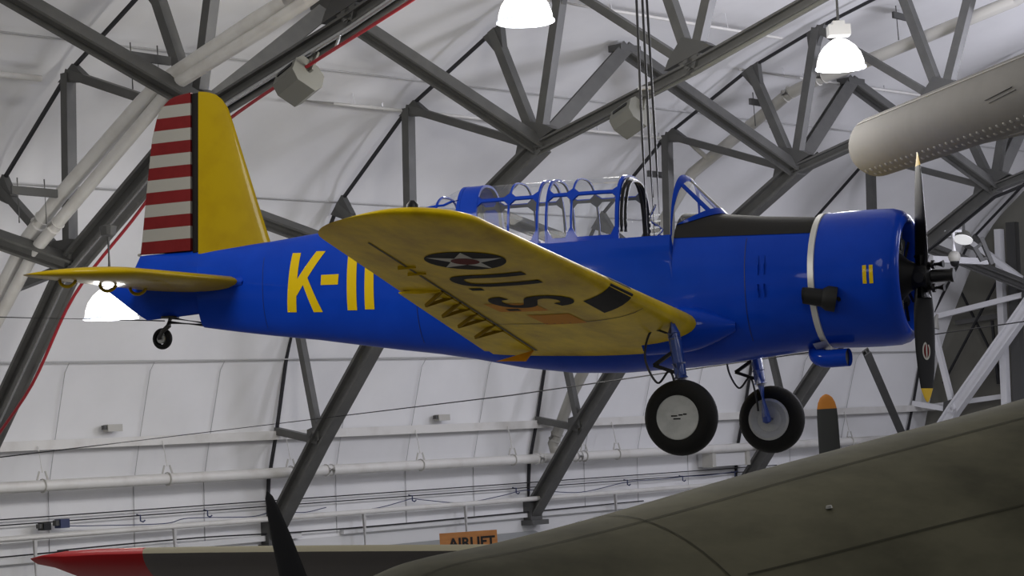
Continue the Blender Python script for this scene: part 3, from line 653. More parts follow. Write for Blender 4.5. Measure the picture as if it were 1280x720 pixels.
# ---- wings (fitted planform)
WQ = dict(xL=-2.013, sL=-.009, xT=-4.247, sT=.185, zL=-.386, dL=.107, zT=-.512, dT=.125, u0=5.60, yt=6.20, fr=.425)
def wing_lt(u):
    q = WQ; xl = q['xL']-q['sL']*(u-.62); xt = q['xT']+q['sT']*(u-.62); zl = q['zL']+q['dL']*(u-.62); zt = q['zT']+q['dT']*(u-.62)
    s = min(1, max(0, (u-q['u0'])/(q['yt']-q['u0']))); h = math.sqrt(max(0, 1-s**2.2)); xm = lerp(xl, xt, q['fr']); zm = lerp(zl, zt, q['fr'])
    return (xm+(xl-xm)*h, zm+(zl-zm)*h), (xm+(xt-xm)*h, zm+(zt-zm)*h), h
def wing_t(u): return lerp(.175, .105, min(1, (u-.4)/5.6))
def naca(v): return 5*(.2969*math.sqrt(max(v, 0))-.126*v-.3516*v*v+.2843*v**3-.1036*v**4)
def wing_pt(u, v, lower=True, off=0, sgn=-1):
    L, T, h = wing_lt(u); c = math.hypot(L[0]-T[0], L[1]-T[1]); y = naca(v)*wing_t(u)*c
    z = lerp(L[1], T[1], v) + (-(y*.95+off) if lower else (y*1.05+off)) + .012*c*math.sin(math.pi*min(1, v))
    return Vector((lerp(L[0], T[0], v), sgn*u, z))
US = [.30, .62, 1.0, 1.5, 2, 2.5, 3, 3.5, 4, 4.5, 5, 5.3, 5.6] + [5.6+.6*math.sin(math.pi/2*i/10) for i in range(1, 10)] + [6.1985]
VS = [(.5-.5*math.cos(math.pi*i/22)) for i in range(23)]
def wing_mesh(sgn):
    rings = [[wing_pt(u, v, True, 0, sgn) for v in VS] + [wing_pt(u, v, False, 0, sgn) for v in VS[-2:0:-1]] for u in US]
    b = MB(); b.rings(rings); return b
wr = part(wing_mesh(-1), 'wing', 'yellow_under', smooth=60); wlft = part(wing_mesh(1), 'wing', 'yellow_under', smooth=60)
# decals on the underside follow the lower surface
def uv_of(x, u):
    L, T, _ = wing_lt(u); return (x-L[0])/(T[0]-L[0])
def under(u, x, off): return wing_pt(u, min(.999, max(.0005, uv_of(x, u))), True, off)
def under_poly(name, rows, m, off, parent=wr, label=None):   # rows of (u,x) pairs
    b = MB(); b.rings([[under(u, x, off) for u, x in r_] for r_ in rows], False, False, 0, False); return part(b, name, m, parent, label=label)
def disc(name, cu, cx, r_, m, off, label=None):
    rows = [[(cu + r_*q/5*math.cos(t), cx + r_*q/5*math.sin(t)) for t in [2*math.pi*j/40 for j in range(41)]] for q in range(6)]
    return under_poly(name, rows, m, off, label=label)
SU, SX, SR = 4.70, -2.545, .325
ins = disc('national_insignia', SU, SX, SR, 'marking', .004, 'dark round insignia with white star')
b = MB(); rows = []
for i in range(10):
    t = math.radians(90+36*i); rr = SR*.97 if i % 2 == 0 else SR*.385; rows.append((SU+rr*math.cos(t), SX+rr*math.sin(t)))
b2 = MB()
for i in range(10):
    a, c = rows[i], rows[(i+1) % 10]; g = []
    for q in range(7):
        g.append([under(lerp(lerp(SU, a[0], q/6), lerp(SU, c[0], q/6), w_/3), lerp(lerp(SX, a[1], q/6), lerp(SX, c[1], q/6), w_/3), .0065) for w_ in range(4)])
    b2.rings(g, False, False, 0, False)
part(b2, 'star', 'marking_white', ins)
rows = [[(SU + .115*q/3*math.cos(t), SX + .115*q/3*math.sin(t)) for t in [2*math.pi*j/24 for j in range(25)]] for q in range(4)]
under_poly('star_centre', rows, 'marking_red', .009, ins)
# U.S. in strokes: letter coords (i across toward the fuselage, j forward)
def stroke(path, w, m='marking'):
    P = smooth2(path); rows = []
    for i, p in enumerate(P):
        a = P[max(i-1, 0)]; c = P[min(i+1, len(P)-1)]; d = Vector((c[0]-a[0], c[1]-a[1])).normalized(); nx, ny = -d.y*w/2, d.x*w/2
        rows.append([(p[0]+nx*q, p[1]+ny*q) for q in (-1, 0, 1)])
    return rows
def smooth2(path):
    return [(v.x, v.y) for v in smoothpath([(p[0], p[1], 0) for p in path], 6)]
def letters(name, paths, ox, ou, w, sc_=1, label=None):
    w *= 1.22
    b = MB()
    for path in paths:
        rows = stroke(path, w); b.rings([[under(ou - i*sc_, ox + j*sc_, .005) for i, j in r_] for r_ in rows], False, False, 0, False)
    return part(b, name, 'marking', wr, label=label)
U_ = [(0.05, .70), (.05, .40), (.05, .20), (.10, .08), (.22, .045), (.34, .08), (.39, .20), (.39, .40), (.39, .70)]
DOT = lambda x: [(x-.045, .05), (x, .05), (x+.045, .05)]
S_ = [(.42, .53), (.39, .62), (.27, .665), (.14, .62), (.08, .52), (.12, .41), (.25, .345), (.38, .28), (.42, .18), (.37, .08), (.24, .035), (.10, .08), (.05, .18)]
letters('wing_lettering', [U_, DOT(.545)], -3.0, 4.16, .095, 1, 'black letters U. on the wing underside')
letters('wing_lettering', [S_, DOT(.555)], -3.06, 3.27, .098, 1, 'black letters S. on the wing underside')
# ochre repair patch, aileron gap, hinge brackets, walkway mark, landing light
under_poly('repair_patch', [[(lerp(2.98, 2.62, a/6), lerp(-2.72, -3.18, c/6)) for a in range(7)] for c in range(7)], 'ochre', .003, label='ochre patch')
under_poly('repair_patch', [[(lerp(2.45, 2.0, a/6), lerp(-2.60, -3.0, c/6)) for a in range(7)] for c in range(7)], 'ochre', .003, label='ochre patch')
def xv(u, v): L, T, _ = wing_lt(u); return lerp(L[0], T[0], v)
MT['bracket_shaded'] = mat('bracket_shaded', (.20, .125, .006), .6, spec=.05)  # yellow-brown of the flap brackets darkened, their shade put into the colour
MT['gap'] = mat('shadow_gap', (.05, .035, .006), .7)
under_poly('aileron_gap', [[(u, xv(u, .742)), (u, xv(u, .758))] for u in [lerp(5.45, .65, i/40) for i in range(41)]], 'gap', .004)
under_poly('panel_seam', [[(2.05, lerp(-2.05, -3.6, i/20)), (2.035, lerp(-2.05, -3.6, i/20))] for i in range(21)], 'gap', .003)
for u in (4.55, 4.30):
    b = MB(); p = wing_pt(u, .70); q = wing_pt(u, .80); b.bar(p-ZX*.0, q-ZX*.01, .02, .03); part(b, 'aileron_hinge', 'yellow_under', wr)
for u in (3.45, 2.95, 2.45, 1.9):
    b = MB(); p, q = wing_pt(u+.12, .76), wing_pt(u-.16, .76); t_ = wing_pt(u-.02, .88)-ZX*.10; b.bar(p, t_, .022, .03); b.bar(q, t_, .022, .03); part(b, 'flap_bracket', 'bracket_shaded', wr)
b = MB(); rows = []
for u in [lerp(3.6, .66, i/20) for i in range(21)]:
    p0 = wing_pt(u, .765, True, .012); p1 = wing_pt(u, .998, True, .03); rows.append([p0, lerp(p0, p1, .5)-ZX*.012, p1, p1+ZX*.012, lerp(p0, p1, .5)+ZX*.03, p0+ZX*.012])
b.rings(rows); part(b, 'flap', 'yellow_under', wr)
b = MB(); b.prism([wing_pt(.70, .76)-ZX*.01, wing_pt(.70, .94)-ZX*.13, wing_pt(.70, .80)-ZX*.12], (0, .03, 0)); part(b, 'flap_horn', 'ochre', wr)
# dark landing-light panel wraps the leading edge
rows = []
for i in range(9):
    u0_ = lerp(2.97, 2.42, i/8); rows.append([wing_pt(u0_, .03, False, .004), wing_pt(u0_, .008, False, .004), wing_pt(u0_, .0005, True, .004)+Vector((.004, 0, 0))] + [wing_pt(u0_-.03*c, .02+.036*c, True, .004) for c in range(5)])
b = MB(); b.rings(rows, False, False, 0, False); part(b, 'landing_light_cover', 'anti_glare', wr, label='dark landing light cover on the leading edge')
b = MB(); b.lathe(wing_pt(6.02, .25, False, 0)+ZX*.0, (0, 0, 1), [(-.01, .05), (.02, .045), (.05, .02)], 12); part(b, 'tip_light', 'black', wr)
# root fairings and belly
for sg in (-1, 1):
    b = MB(); rings = []
    for i in range(15):
        x = lerp(-1.68, -2.55, i/14); t = i/14; r_ = .06 + .20*math.sin(math.pi/2*min(1, t*1.6))
        c = Vector((x, sg*lerp(.50, .60, t), lerp(-.40, -.43, t))); rings.append([c + Vector((0, sg*r_*.75*math.cos(2*math.pi*j/20), r_*.85*math.sin(2*math.pi*j/20))) for j in range(20)])
    b.rings(rings); part(b, 'wing_fillet', 'blue')

# ---- tail: fin, rudder, stabiliser
FZ = [.70, .785, 1.2, 1.7, 2.097, 2.279, 2.38, 2.44, 2.475, 2.487]
FL = [-6.98, -7.031, -7.17, -7.335, -7.465, -7.532, -7.605, -7.68, -7.77, -7.84]
def finpt(z, x, xl, xh, th):
    v = (x-xl)/(xh-xl) if xh != xl else 0; return th*math.sqrt(max(0, min(1, v)))
b = MB(); rings = []
for z, xl in zip(FZ, FL):
    th = lerp(.085, .035, (z-.7)/1.8); ring = []; xs = [xl + (-7.885-xl)*(i/10)**1.6 for i in range(11)]
    ring = [Vector((x, finpt(z, x, xl, -7.885, th), z)) for x in xs] + [Vector((x, -finpt(z, x, xl, -7.885, th), z)) for x in xs[:0:-1]]
    rings.append(ring)
b.rings(rings); fin = part(b, 'fin', 'yellow', smooth=50)
RZ = [.745 + .1355*i for i in range(13)]; zz = []
for i in range(12): zz += [RZ[i], (RZ[i]+RZ[i+1])/2]
zz += [RZ[12], 2.41, 2.44, 2.465, 2.48, 2.487]
def rud_te(z): return interp(z, [.70, .75, .908, 1.5, 2.01, 2.27, 2.36, 2.437, 2.465, 2.48, 2.487], [-8.68, -8.677, -8.654, -8.58, -8.51, -8.435, -8.375, -8.28, -8.21, -8.13, -8.05])
b = MB(); rings = []
for z in zz:
    th = lerp(.08, .03, (z-.7)/1.8); xt = rud_te(z); x0 = -7.985
    xs = [x0 + (xt-x0)*i/8 for i in range(9)]; f_ = lambda i: th*(1-(i/8)**1.3)+.004
    rings.append([Vector((x, f_(i), z)) for i, x in enumerate(xs)] + [Vector((x, -f_(i), z)) for i, x in reversed(list(enumerate(xs)))])
n_ = len(rings[0])
for i in range(len(rings)-1):
    st = min(12, i//2); b.rings([rings[i], rings[i+1]], False, i == len(rings)-2, 0 if st % 2 == 0 else 1)
rud = part(b, 'rudder', ['red', 'white'], smooth=35, label='rudder with red and white stripes')
b = MB(); rings = []
for z in (.72, 1.2, 1.7, 2.2, 2.40, 2.475):
    th = lerp(.075, .030, (z-.7)/1.8); rings.append([Vector((-7.935 + .056*math.cos(t), th*math.sin(t), z)) for t in [2*math.pi*j/16 for j in range(16)]])
b.rings(rings); part(b, 'hinge_post', 'marking', rud, label='black strip between fin and rudder')
SQ = dict(xL=-7.294, sL=.159, xT=-8.711, sT=-.024, z0=.341, d=.006, u0=1.672, yt=2.236, fr=.816)
def stab_lt(u):
    q = SQ; xl = q['xL']-q['sL']*(u-.2); xt = q['xT']+q['sT']*(u-.2); s = min(1, max(0, (u-q['u0'])/(q['yt']-q['u0']))); h = math.sqrt(max(0, 1-s**2.2)); xm = lerp(xl, xt, q['fr'])
    return xm+(xl-xm)*h, xm+(xt-xm)*h, q['z0']+q['d']*(u-.2)
def stab_pt(u, v, low, sgn):
    xl, xt, z = stab_lt(u); c = xl-xt; y = naca(v)*.115*c; return Vector((lerp(xl, xt, v), sgn*u, z + .02*(1-v) + .02*v + (-y if low else y)))
SU_ = [.05, .2, .5, .9, 1.3, 1.672] + [1.672+.564*math.sin(math.pi/2*i/10) for i in range(1, 10)] + [2.2355]
HV = .62
for sgn in (-1, 1):
    V1 = [HV*(.5-.5*math.cos(math.pi*i/16)) for i in range(17)]
    b = MB(); b.rings([[stab_pt(u, v, True, sgn) for v in V1] + [stab_pt(u, v, False, sgn) for v in V1[:0:-1]] for u in SU_]); stb = part(b, 'stabilizer', 'yellow')
    V2 = [lerp(HV+.012, 1, i/10) for i in range(11)]
    b = MB(); b.rings([[stab_pt(u, v, True, sgn) for v in V2] + [stab_pt(u, v, False, sgn) for v in V2[:0:-1]] for u in SU_]); el = part(b, 'elevator', 'yellow')
    for u in (1.85, 1.22, .72):
        b = MB(); c = stab_pt(u, HV, True, sgn); b.tube([c + Vector((.10*math.cos(t)-.03, 0, -.075*math.sin(t)+.01)) for t in [math.pi*j/10 for j in range(11)]], .018, 8); part(b, 'hinge_arm', 'yellow', stb)
b = MB(); b.tube([(-7.25, 0, .50), (-7.3, -.2, .36), (-7.5, -.22, .355)], .06, 10); part(b, 'stabilizer_fillet', 'blue')

# ---- canopy: frame panels with cut corners over an arched surface
def can_shape(x):           # half width at sill, top z
    zt = interp(-x, [2.85, 3.1, 3.6, 4.2, 4.72, 4.95, 5.2], [1.165, 1.175, 1.18, 1.185, 1.18, 1.08, .97])
    w = sec(x, th_of_z(x, SILL)).y if x > -4.98 else interp(-x, [4.98, 5.2], [.41, .30]); return w*.77, zt
def can_pt(x, t, off=0):    # t 0..1 from starboard sill over the top to port sill
    w, zt = can_shape(x); a = math.pi*t; zb = SILL if x > -4.9 else interp(-x, [4.9, 5.2], [.6, .93]); e = 2/2.7
    y = -(w+off)*math.copysign(abs(math.cos(a))**e, math.cos(a)); z = zb + (zt-zb+off)*abs(math.sin(a))**e
    return Vector((x, y, z))
RAILT = .225
XC = [-2.90, -3.39, -3.66, -3.76, -4.08, -4.46, -4.66]
def cell(b, x0, x1, t0, t1, fx, ft, off=.0, n=6, inner=.02):
    # frame around an eight-cornered hole
    cx, ct = min(.055, abs(x1-x0)*.2), min(.032, (t1-t0)*.2)
    O = [(x0, t0), (x1, t0), (x1, t1), (x0, t1)]
    xi0, xi1, ti0, ti1 = x0+fx*(1 if x1 > x0 else -1), x1-fx*(1 if x1 > x0 else -1), t0+ft, t1-ft; sg = 1 if x1 > x0 else -1
    I = [(xi0+sg*cx, ti0), (xi1-sg*cx, ti0), (xi1, ti0+ct), (xi1, ti1-ct), (xi1-sg*cx, ti1), (xi0+sg*cx, ti1), (xi0, ti1-ct), (xi0, ti0+ct)]
    E_ = [(xi0+sg*cx, t0), (xi1-sg*cx, t0), (x1, ti0+ct), (x1, ti1-ct), (xi1-sg*cx, t1), (xi0+sg*cx, t1), (x0, ti1-ct), (x0, ti0+ct)]
    def quad(a, c, d, e):
        g = []
        for i in range(n+1):
            p = (lerp(a[0], c[0], i/n), lerp(a[1], c[1], i/n)); q = (lerp(e[0], d[0], i/n), lerp(e[1], d[1], i/n)); g.append([p, (lerp(p[0], q[0], .5), lerp(p[1], q[1], .5)), q])
        top = [[can_pt(p[0], p[1], off+.012) for p in r_] for r_ in g]; bot = [[can_pt(p[0], p[1], off-.004) for p in r_] for r_ in g]
        b.rings(top, False, False, 0, False); b.rings(bot, False, False, 1, False); b.rings([[t_[0], m_[0]] for t_, m_ in zip(top, bot)], False, False, 0, False); b.rings([[t_[-1], m_[-1]] for t_, m_ in zip(top, bot)], False, False, 0, False)
    for i in range(0, 8, 2): quad(E_[i], E_[i+1], I[i+1], I[i])
    quad(E_[1], O[1], (x1, ti0+ct), I[2]); quad(E_[1], (x1, ti0+ct), I[2], I[1])
    quad(E_[4], O[2], (x1, ti1-ct), I[3]); quad(E_[4], (x1, ti1-ct), I[3], I[4])
    quad(E_[0], O[0], (x0, ti0+ct), I[7]); quad(E_[0], (x0, ti0+ct), I[7], I[0])
    quad(E_[5], O[3], (x0, ti1-ct), I[6]); quad(E_[5], (x0, ti1-ct), I[6], I[5])
can = MB(); can.tube([can_pt(-2.9, .001), can_pt(-3.3, .001), can_pt(-4.0, .001), can_pt(-4.7, .001)], .012, 6)
cano = part(can, 'canopy', 'blue')
for x0, x1 in zip(XC[:-1], XC[1:]):
    thin = abs(x1-x0) < .15
    b = MB()
    if not thin:
        fx = .010
        cell(b, x0, x1, .0, RAILT, fx, .011); cell(b, x0, x1, 1-RAILT, 1, fx, .011); cell(b, x0, x1, RAILT, 1-RAILT, fx, .012, n=12)
        part(b, 'frame_panel', ['blue', 'zinc'], cano, 50)
for x in (-2.90, -3.66, -3.76, -4.46, -4.66):
    wd_ = .038 if x in (-2.90, -4.46, -4.66) else .022
    b = MB(); b.rings([[can_pt(x-wd_/2, t, .016), can_pt(x+wd_/2, t, .016), can_pt(x+wd_/2, t, -.01), can_pt(x-wd_/2, t, -.004)] for t in [i/40 for i in range(41)]]); b.rings([[can_pt(x-wd_/2, t, -.012), can_pt(x+wd_/2, t, -.012)] for t in [i/40 for i in range(41)]], False, False, 1, False); part(b, 'hoop', ['blue', 'anti_glare' if x > -3 else 'zinc'], cano)
b = MB(); b.rings([[can_pt(x, t, .013) for t in [i/40 for i in range(41)]] for x in (-4.47, -4.53, -4.59, -4.65)], False, False, 0, False); part(b, 'hoop_cover', 'blue', cano)
b = MB(); b.rings([[can_pt(x, t) for t in [i/48 for i in range(49)]] for x in [lerp(-2.90, -4.66, i/12) for i in range(13)]], False, False, 0, False); part(b, 'canopy_glass', 'glass', cano)
b = MB(); b.rings([[can_pt(x, t) for t in [i/48 for i in range(49)]] for x in [lerp(-4.66, -5.2, i/6) for i in range(7)]], False, False, 0, False); part(b, 'rear_glass', 'glass', cano)
b = MB()
for x in (-4.92, -5.19): b.tube([can_pt(x, i/30, .01) for i in range(31)], .014, 6)
b.tube([can_pt(lerp(-4.66, -5.19, i/6), .25, .01) for i in range(7)], .013, 6); b.tube([can_pt(lerp(-4.66, -5.19, i/6), .75, .01) for i in range(7)], .013, 6); part(b, 'rear_frame', 'blue', cano)
for x, off in ((-2.865, -.03), (-2.83, -.05)):
    b = MB(); b.tube([can_pt(-2.90, .02+.96*i/40, off) + Vector((x+2.90, 0, 0)) for i in range(41)], .017, 6); part(b, 'roll_hoop', 'black', cano, label='dark inner hoop')
# ---- windscreen
def ws_rear(t):
    a = math.pi*t; w = .42; e = 2/2.6; return Vector((-2.335 + .03*abs(math.sin(a))**1.2, -w*math.copysign(abs(math.cos(a))**e, math.cos(a)), SILL-.01 + (1.135-SILL)*abs(math.sin(a))**e))
def ws_base(t):
    a = math.pi*t; y = -.38*math.cos(a); x = -2.29 + .38*abs(math.sin(a))**1.25
    th_ = 0; zt, zb, w, n_ = fus(max(x, -2.289)); zc = (zt+zb)/2; h_ = (zt-zb)/2; yy = min(.999, abs(y)/w)
    return Vector((x, y, zc + h_*(1-yy**n_)**(1/n_) + .005))
def ws(s, t, off=0):   # rear hoop to deck
    p = lerp(ws_rear(t), ws_base(t), s); c = Vector((-2.3, 0, .5)); d = (p-c).normalized(); return p + d*off
TS = [i/48 for i in range(49)]
def ws_strip(s0, s1, t0, t1, n=24):
    b = MB(); rows = []
    for i in range(n+1):
        t = lerp(t0, t1, i/n); rows.append([ws(s0, t, .014), ws(s1, t, .014), ws(s1, t, -.006), ws(s0, t, -.006)])
    b.rings(rows); return b
wsc = part(ws_strip(0, .13, 0, 1, 48), 'windscreen', 'blue')
part(ws_strip(.86, 1.0, .02, .98, 48), 'base_frame', 'blue', wsc)
for t in (.33, .67): part(ws_strip(.0, 1, t-.018, t+.018, 10), 'frame_bar', 'blue', wsc)
part(ws_strip(0, 1, .495, .505, 6), 'centre_bar', 'white', wsc)
b = MB(); b.rings([[ws(s/8, t) for t in TS] for s in range(9)], False, False, 0, False); part(b, 'windscreen_glass', 'glass', wsc)

# ---- landing gear
def wheel(cx, cy, cz_, r, w, parent, out, name='tyre'):
    b = MB(); c = Vector((cx, cy, cz_)); pr_ = []
    for i in range(17):
        a = -math.pi*.62 + 2*math.pi*.62*i/16; pr_.append((w/2*math.sin(a)*1.0, r-.105*r/.345 - 0 + .105*r/.345*math.cos(a)))
    b.lathe(c, (0, 1, 0), pr_, 48, False); ty = part(b, name, 'rubber', parent, 60)
    return ty
def hub(cx, cy, cz_, r, w, parent, sgn):
    b = MB(); c = Vector((cx, cy, cz_)); b.lathe(c, (0, sgn, 0), [(-w*.4, .02), (-w*.4, r*.6), (w*.36, r*.62), (w*.44, r*.60), (w*.46, r*.57), (w*.43, r*.53), (w*.455, r*.2), (w*.46, .001)], 40); return part(b, 'wheel_disc', 'hub', parent, 40, label='grey wheel disc')
for sg, nm in ((-1, 'near'), (1, 'far')):
    wx, wy, wz = -1.945, sg*1.402, -1.271
    sy = sg*1.22
    top = Vector((-2.07, sy, -.40)); ax_ = Vector((wx+.0, sy, wz))
    b = MB(); b.tube([top+Vector((0, 0, .1)), lerp(top, ax_, .10), lerp(top, ax_, .55)], [.058, .058, .056], 18); b.tube([lerp(top, ax_, .10), lerp(top, ax_, .14)], .066, 18); b.tube([lerp(top, ax_, .42), lerp(top, ax_, .58)], .068, 18)
    gear = part(b, 'main_gear_leg', 'strut_blue')
    b = MB(); b.tube([lerp(top, ax_, .5), lerp(top, ax_, .97), ax_+Vector((0, 0, -.03))], [.048, .045, .04], 16); part(b, 'oleo_piston', 'strut_blue', gear)
    b = MB(); b.tube([lerp(top, ax_, .155), lerp(top, ax_, .17)], .062, 18); b.tube([lerp(top, ax_, .585), lerp(top, ax_, .60)], .058, 18); part(b, 'collar', 'silver', gear)
    b = MB(); q = lerp(top, ax_, .30); q2 = lerp(top, ax_, .52); k_ = lerp(q, q2, .5)+Vector((-.24, 0, -.02)); b.bar(q+Vector((-.04, 0, 0)), k_, .05, .03); b.bar(q2+Vector((-.04, 0, 0)), k_, .05, .03); part(b, 'torque_link', 'dark_metal', gear)
    b = MB(); b.tube(smoothpath([lerp(top, ax_, .10)+Vector((-.05, 0, 0)), lerp(top, ax_, .10)+Vector((-.22, 0, .03)), lerp(top, ax_, .35)+Vector((-.32, 0, 0)), lerp(top, ax_, .62)+Vector((-.24, 0, 0)), lerp(top, ax_, .50)+Vector((-.10, 0, 0)), lerp(top, ax_, .72)+Vector((-.07, 0, 0)), lerp(top, ax_, .9)+Vector((-.08, sg*.02, 0))], 8), .011, 6); part(b, 'brake_hose', 'black_cable', gear)
    b = MB(); b.tube([ax_, Vector((wx, wy+sg*.06, wz))], .045, 14); part(b, 'axle', 'strut_blue', gear)
    wheel(wx, wy, wz, .348, .235, gear, sg); hub(wx, wy, wz, .348, .235, gear, sg)
    b = MB(); b.lathe((wx, wy-sg*.0, wz), (0, -sg, 0), [(.02, .215), (.115, .215), (.125, .19), (.10, .13), (.08, .12), (.06, .09), (.06, .001)], 36); part(b, 'brake_drum', 'hub', gear, 40)
    if sg < 0:
        b = MB()
        for i, (x0, x1, z) in enumerate(((-.06, .0, .005), (.01, .05, .012), (.055, .09, .018), (-.04, .03, -.022))): b.box((wx+(x0+x1)/2, wy-.1085, wz+z+.01), (x1-x0, .002, .012))
        part(b, 'hub_stencil', 'marking', gear, False)
b = MB(); tw_ = Vector((-8.41, 0, -.195)); b.tube([Vector((-8.30, 0, .06)), Vector((-8.31, -.03, -.06)), Vector((-8.36, -.075, -.12)), Vector((-8.41, -.08, -.195))], [.035, .03, .024, .02], 12); b.tube([(-8.41, -.08, -.195), (-8.41, .05, -.195)], .016, 10); tl = part(b, 'tail_wheel_leg', 'engine_grey')
b = MB(); b.tube([(-8.31, -.01, -.02), (-7.84, -.03, -.075)], .018, 8); b.tube([(-8.31, .03, .03), (-7.84, .02, -.055)], .014, 8); part(b, 'drag_arm', 'engine_grey', tl)
ty = wheel(-8.41, 0, -.195, .118, .09, tl, -1, 'tyre'); b = MB(); b.lathe(tw_, (0, -1, 0), [(-.03, .05), (.03, .055), (.036, .05), (.036, .001)], 20); part(b, 'wheel_disc', 'hub', tl)
b = MB(); b.lathe((-8.31, 0, .045), (0, 0, -1), [(0, .10), (.02, .10)], 20); part(b, 'wheel_well', 'black')
b = MB(); b.lathe((-8.68, 0, .74), (-1, 0, .2), [(0, .02), (.03, .015)], 10); part(b, 'tail_light', 'white')

# ================================================================== CABLES THE AIRPLANE HANGS ON
def vline(px, p_local, lab, r=.018, dx=0):
    q = l2w(p_local); b = MB(); b.tube([q, q+ZX*3.6+CR*dx], r, 8); return b
t = thing('hanging_cables', l2w((-2.62, 0, -.1)), 'black steel hanging cables rising from the cockpit of the blue trainer', 'cable')
anchor = l2w((-2.72, 0, 4.1))
for i, (lx, top_off) in enumerate(((-2.70, -.07), (-2.645, .0), (-2.60, .02))):
    b = MB(); q = l2w((lx, -.05+.05*i, .0)); b.tube([q, q+ZX*1.5, anchor+CR*top_off*.5+ZX*2.2], .013, 8); b.build('strand', 'black_cable', t, smooth=50)
b = MB(); q = l2w((-2.63, 0, .62)); b.tube(smoothpath([q+ZX*.25, q+CR*-.06+ZX*.1, q+CR*.05, q+CR*-.05-ZX*.12, q+CR*.03-ZX*.3]), .014, 6)
for i in range(4): b.bar(q+ZX*(.06*i-.05)-CR*.07, q+ZX*(.06*i-.03)+CR*.04, .02, .02)
b.build('cable_clamps', 'chrome', t)
b = MB(); b.box(at(806, 110, 22.2), (.14, .05, .03)); b.build('clamp_bar', 'ballast', t)
wire('guy_wire', [at(-20, 574, 27), at(640, 494, 27), at(850, 463.5, 27), at(1300, 399, 27)], .009, 'thin dark wire crossing the whole hall behind the landing gear', 'wire')
wire('guy_wire', [at(-20, 396, 25.5), l2w((-8.38, .0, .0))], .008, 'thin dark wire from left edge to the tail wheel', 'wire')

# ================================================================== FOREGROUND AND NEIGHBOURS
# large grey riveted tube at upper right
p0, p1 = at(1094, 184, 24), at(1424, 62, 17.5); p1 = p0 + (p1-p0)*1.8; d, s, u = frame_of(p1-p0, ZX); R0 = .335
t = thing('grey_tube', p0, 'large warm grey riveted tube reaching in from the right edge', 'tube')
b = MB(); L = (p1-p0).length
pr_ = [(0, .001), (0, R0*.86), (.03, R0*.95), (.09, R0)] + [(L*i/8, R0) for i in range(1, 9)]
b.lathe(p0, p1-p0, pr_, 48); b.build('tube_shell', 'tube', t, smooth=40)
# rivet rows low on the side that faces the hall floor
d = (p1-p0).normalized(); side = (-CF - d*(-CF).dot(d)).normalized(); upv = side.cross(d); upv = upv if upv.z > 0 else -upv
for row, ang in enumerate((-40, -56)):
    a = math.radians(ang); nrm = side*math.cos(a) + upv*math.sin(a)
    for i in range(36):
        b = MB(); c = p0 + d*(.20 + i*.165 + .06*row) + nrm*(R0-.004); b.lathe(c, nrm, [(0, .024), (.010, .021), (.017, .008)], 8); b.build('rivet', 'tube_light', t, smooth=60)
b = MB(); a = math.radians(62); nrm = side*math.cos(a) + upv*math.sin(a); b.bar(p0+d*.14+nrm*R0, p1+nrm*R0, .02, .02, nrm); b.build('seam_strip', 'tube_light', t)
a = math.radians(8); nrm = side*math.cos(a) + upv*math.sin(a); b = MB()
for q in (0, .07): b.bar(p0+d*(4.1+q)+nrm*(R0+.001)-upv*q*.5, p0+d*(4.75+q)+nrm*(R0+.001)-upv*(q*.5-.03), .004, .02, nrm)
b.build('scuff_mark', 'dark_metal', t)
b = MB(); q0, q1 = at(1222, 174, 23), at(1330, 150, 21.5); b.bar(q0, q1, .12, .10); b.build('under_beam', 'tube', t)

# olive drab fuselage filling the lower right
ed = [(300, 792, 8.2), (400, 752, 8.5), (470, 726, 8.7), (533, 699, 8.9), (640, 676, 9.2), (787, 638, 9.6), (960, 588, 10.1), (1120, 545, 10.6), (1280, 502, 11.1), (1460, 452, 11.7), (1700, 388, 12.5), (2000, 310, 13.4)]
rad = [.62, .80, .92, 1.0, 1.12, 1.25, 1.38, 1.48, 1.57, 1.64, 1.7, 1.75]
tops = [at(*e) for e in ed]; ad = (tops[10]-tops[3]).normalized(); vis = (-CF - ad*(-CF).dot(ad)).normalized(); nup = vis.cross(ad); nup = nup if nup.z > 0 else -nup
cen = [tp - nup*r_ for tp, r_ in zip(tops, rad)]
t = thing('olive_fuselage', cen[4]-ZX*1.6, 'huge olive drab aircraft fuselage filling the lower right foreground', 'airplane')
def ofr(c, r_, n=72): return [c + (vis*math.cos(2*math.pi*j/n) + nup*math.sin(2*math.pi*j/n))*r_ for j in range(n)]
cs = smoothpath(cen, 5); rsm = [v.x for v in smoothpath([(r_, 0, 0) for r_ in rad], 5)]
nose = [(cs[0]-ad*x, rsm[0]*y) for x, y in ((.85, .05), (.8, .3), (.62, .6), (.35, .85))]
b = MB(); b.rings([ofr(c, r_) for c, r_ in nose] + [ofr(c, r_) for c, r_ in zip(cs, rsm)]); b.build('fuselage_shell', 'olive', t, smooth=60)
def op(f, ang, off=.004):
    i = min(len(cs)-2, int(f*(len(cs)-1))); w = f*(len(cs)-1)-i; c = lerp(cs[i], cs[i+1], w); r_ = lerp(rsm[i], rsm[i+1], w)+off; a = math.radians(ang); return c + (vis*math.cos(a)+nup*math.sin(a))*r_
for f in (.44, .73):
    b = MB(); b.rings([[op(f-.0005, a), op(f+.0005, a)] for a in range(-60, 121, 4)], False, False, 0, False); b.build('panel_seam', 'olive_seam', t)
for ang in (78, 51):
    b = MB(); w = .22; b.rings([[op(f_/60, ang-w), op(f_/60, ang+w)] for f_ in range(12 if ang > 60 else 27, 58)], False, False, 0, False); b.build('panel_seam', 'olive_seam', t)
b = MB(); c = op(.523, 63); b.lathe(c, (c-cs[30]).normalized() if False else nup, [(0, .016), (.012, .012)], 10); b.build('drain_cap', 'white', t)
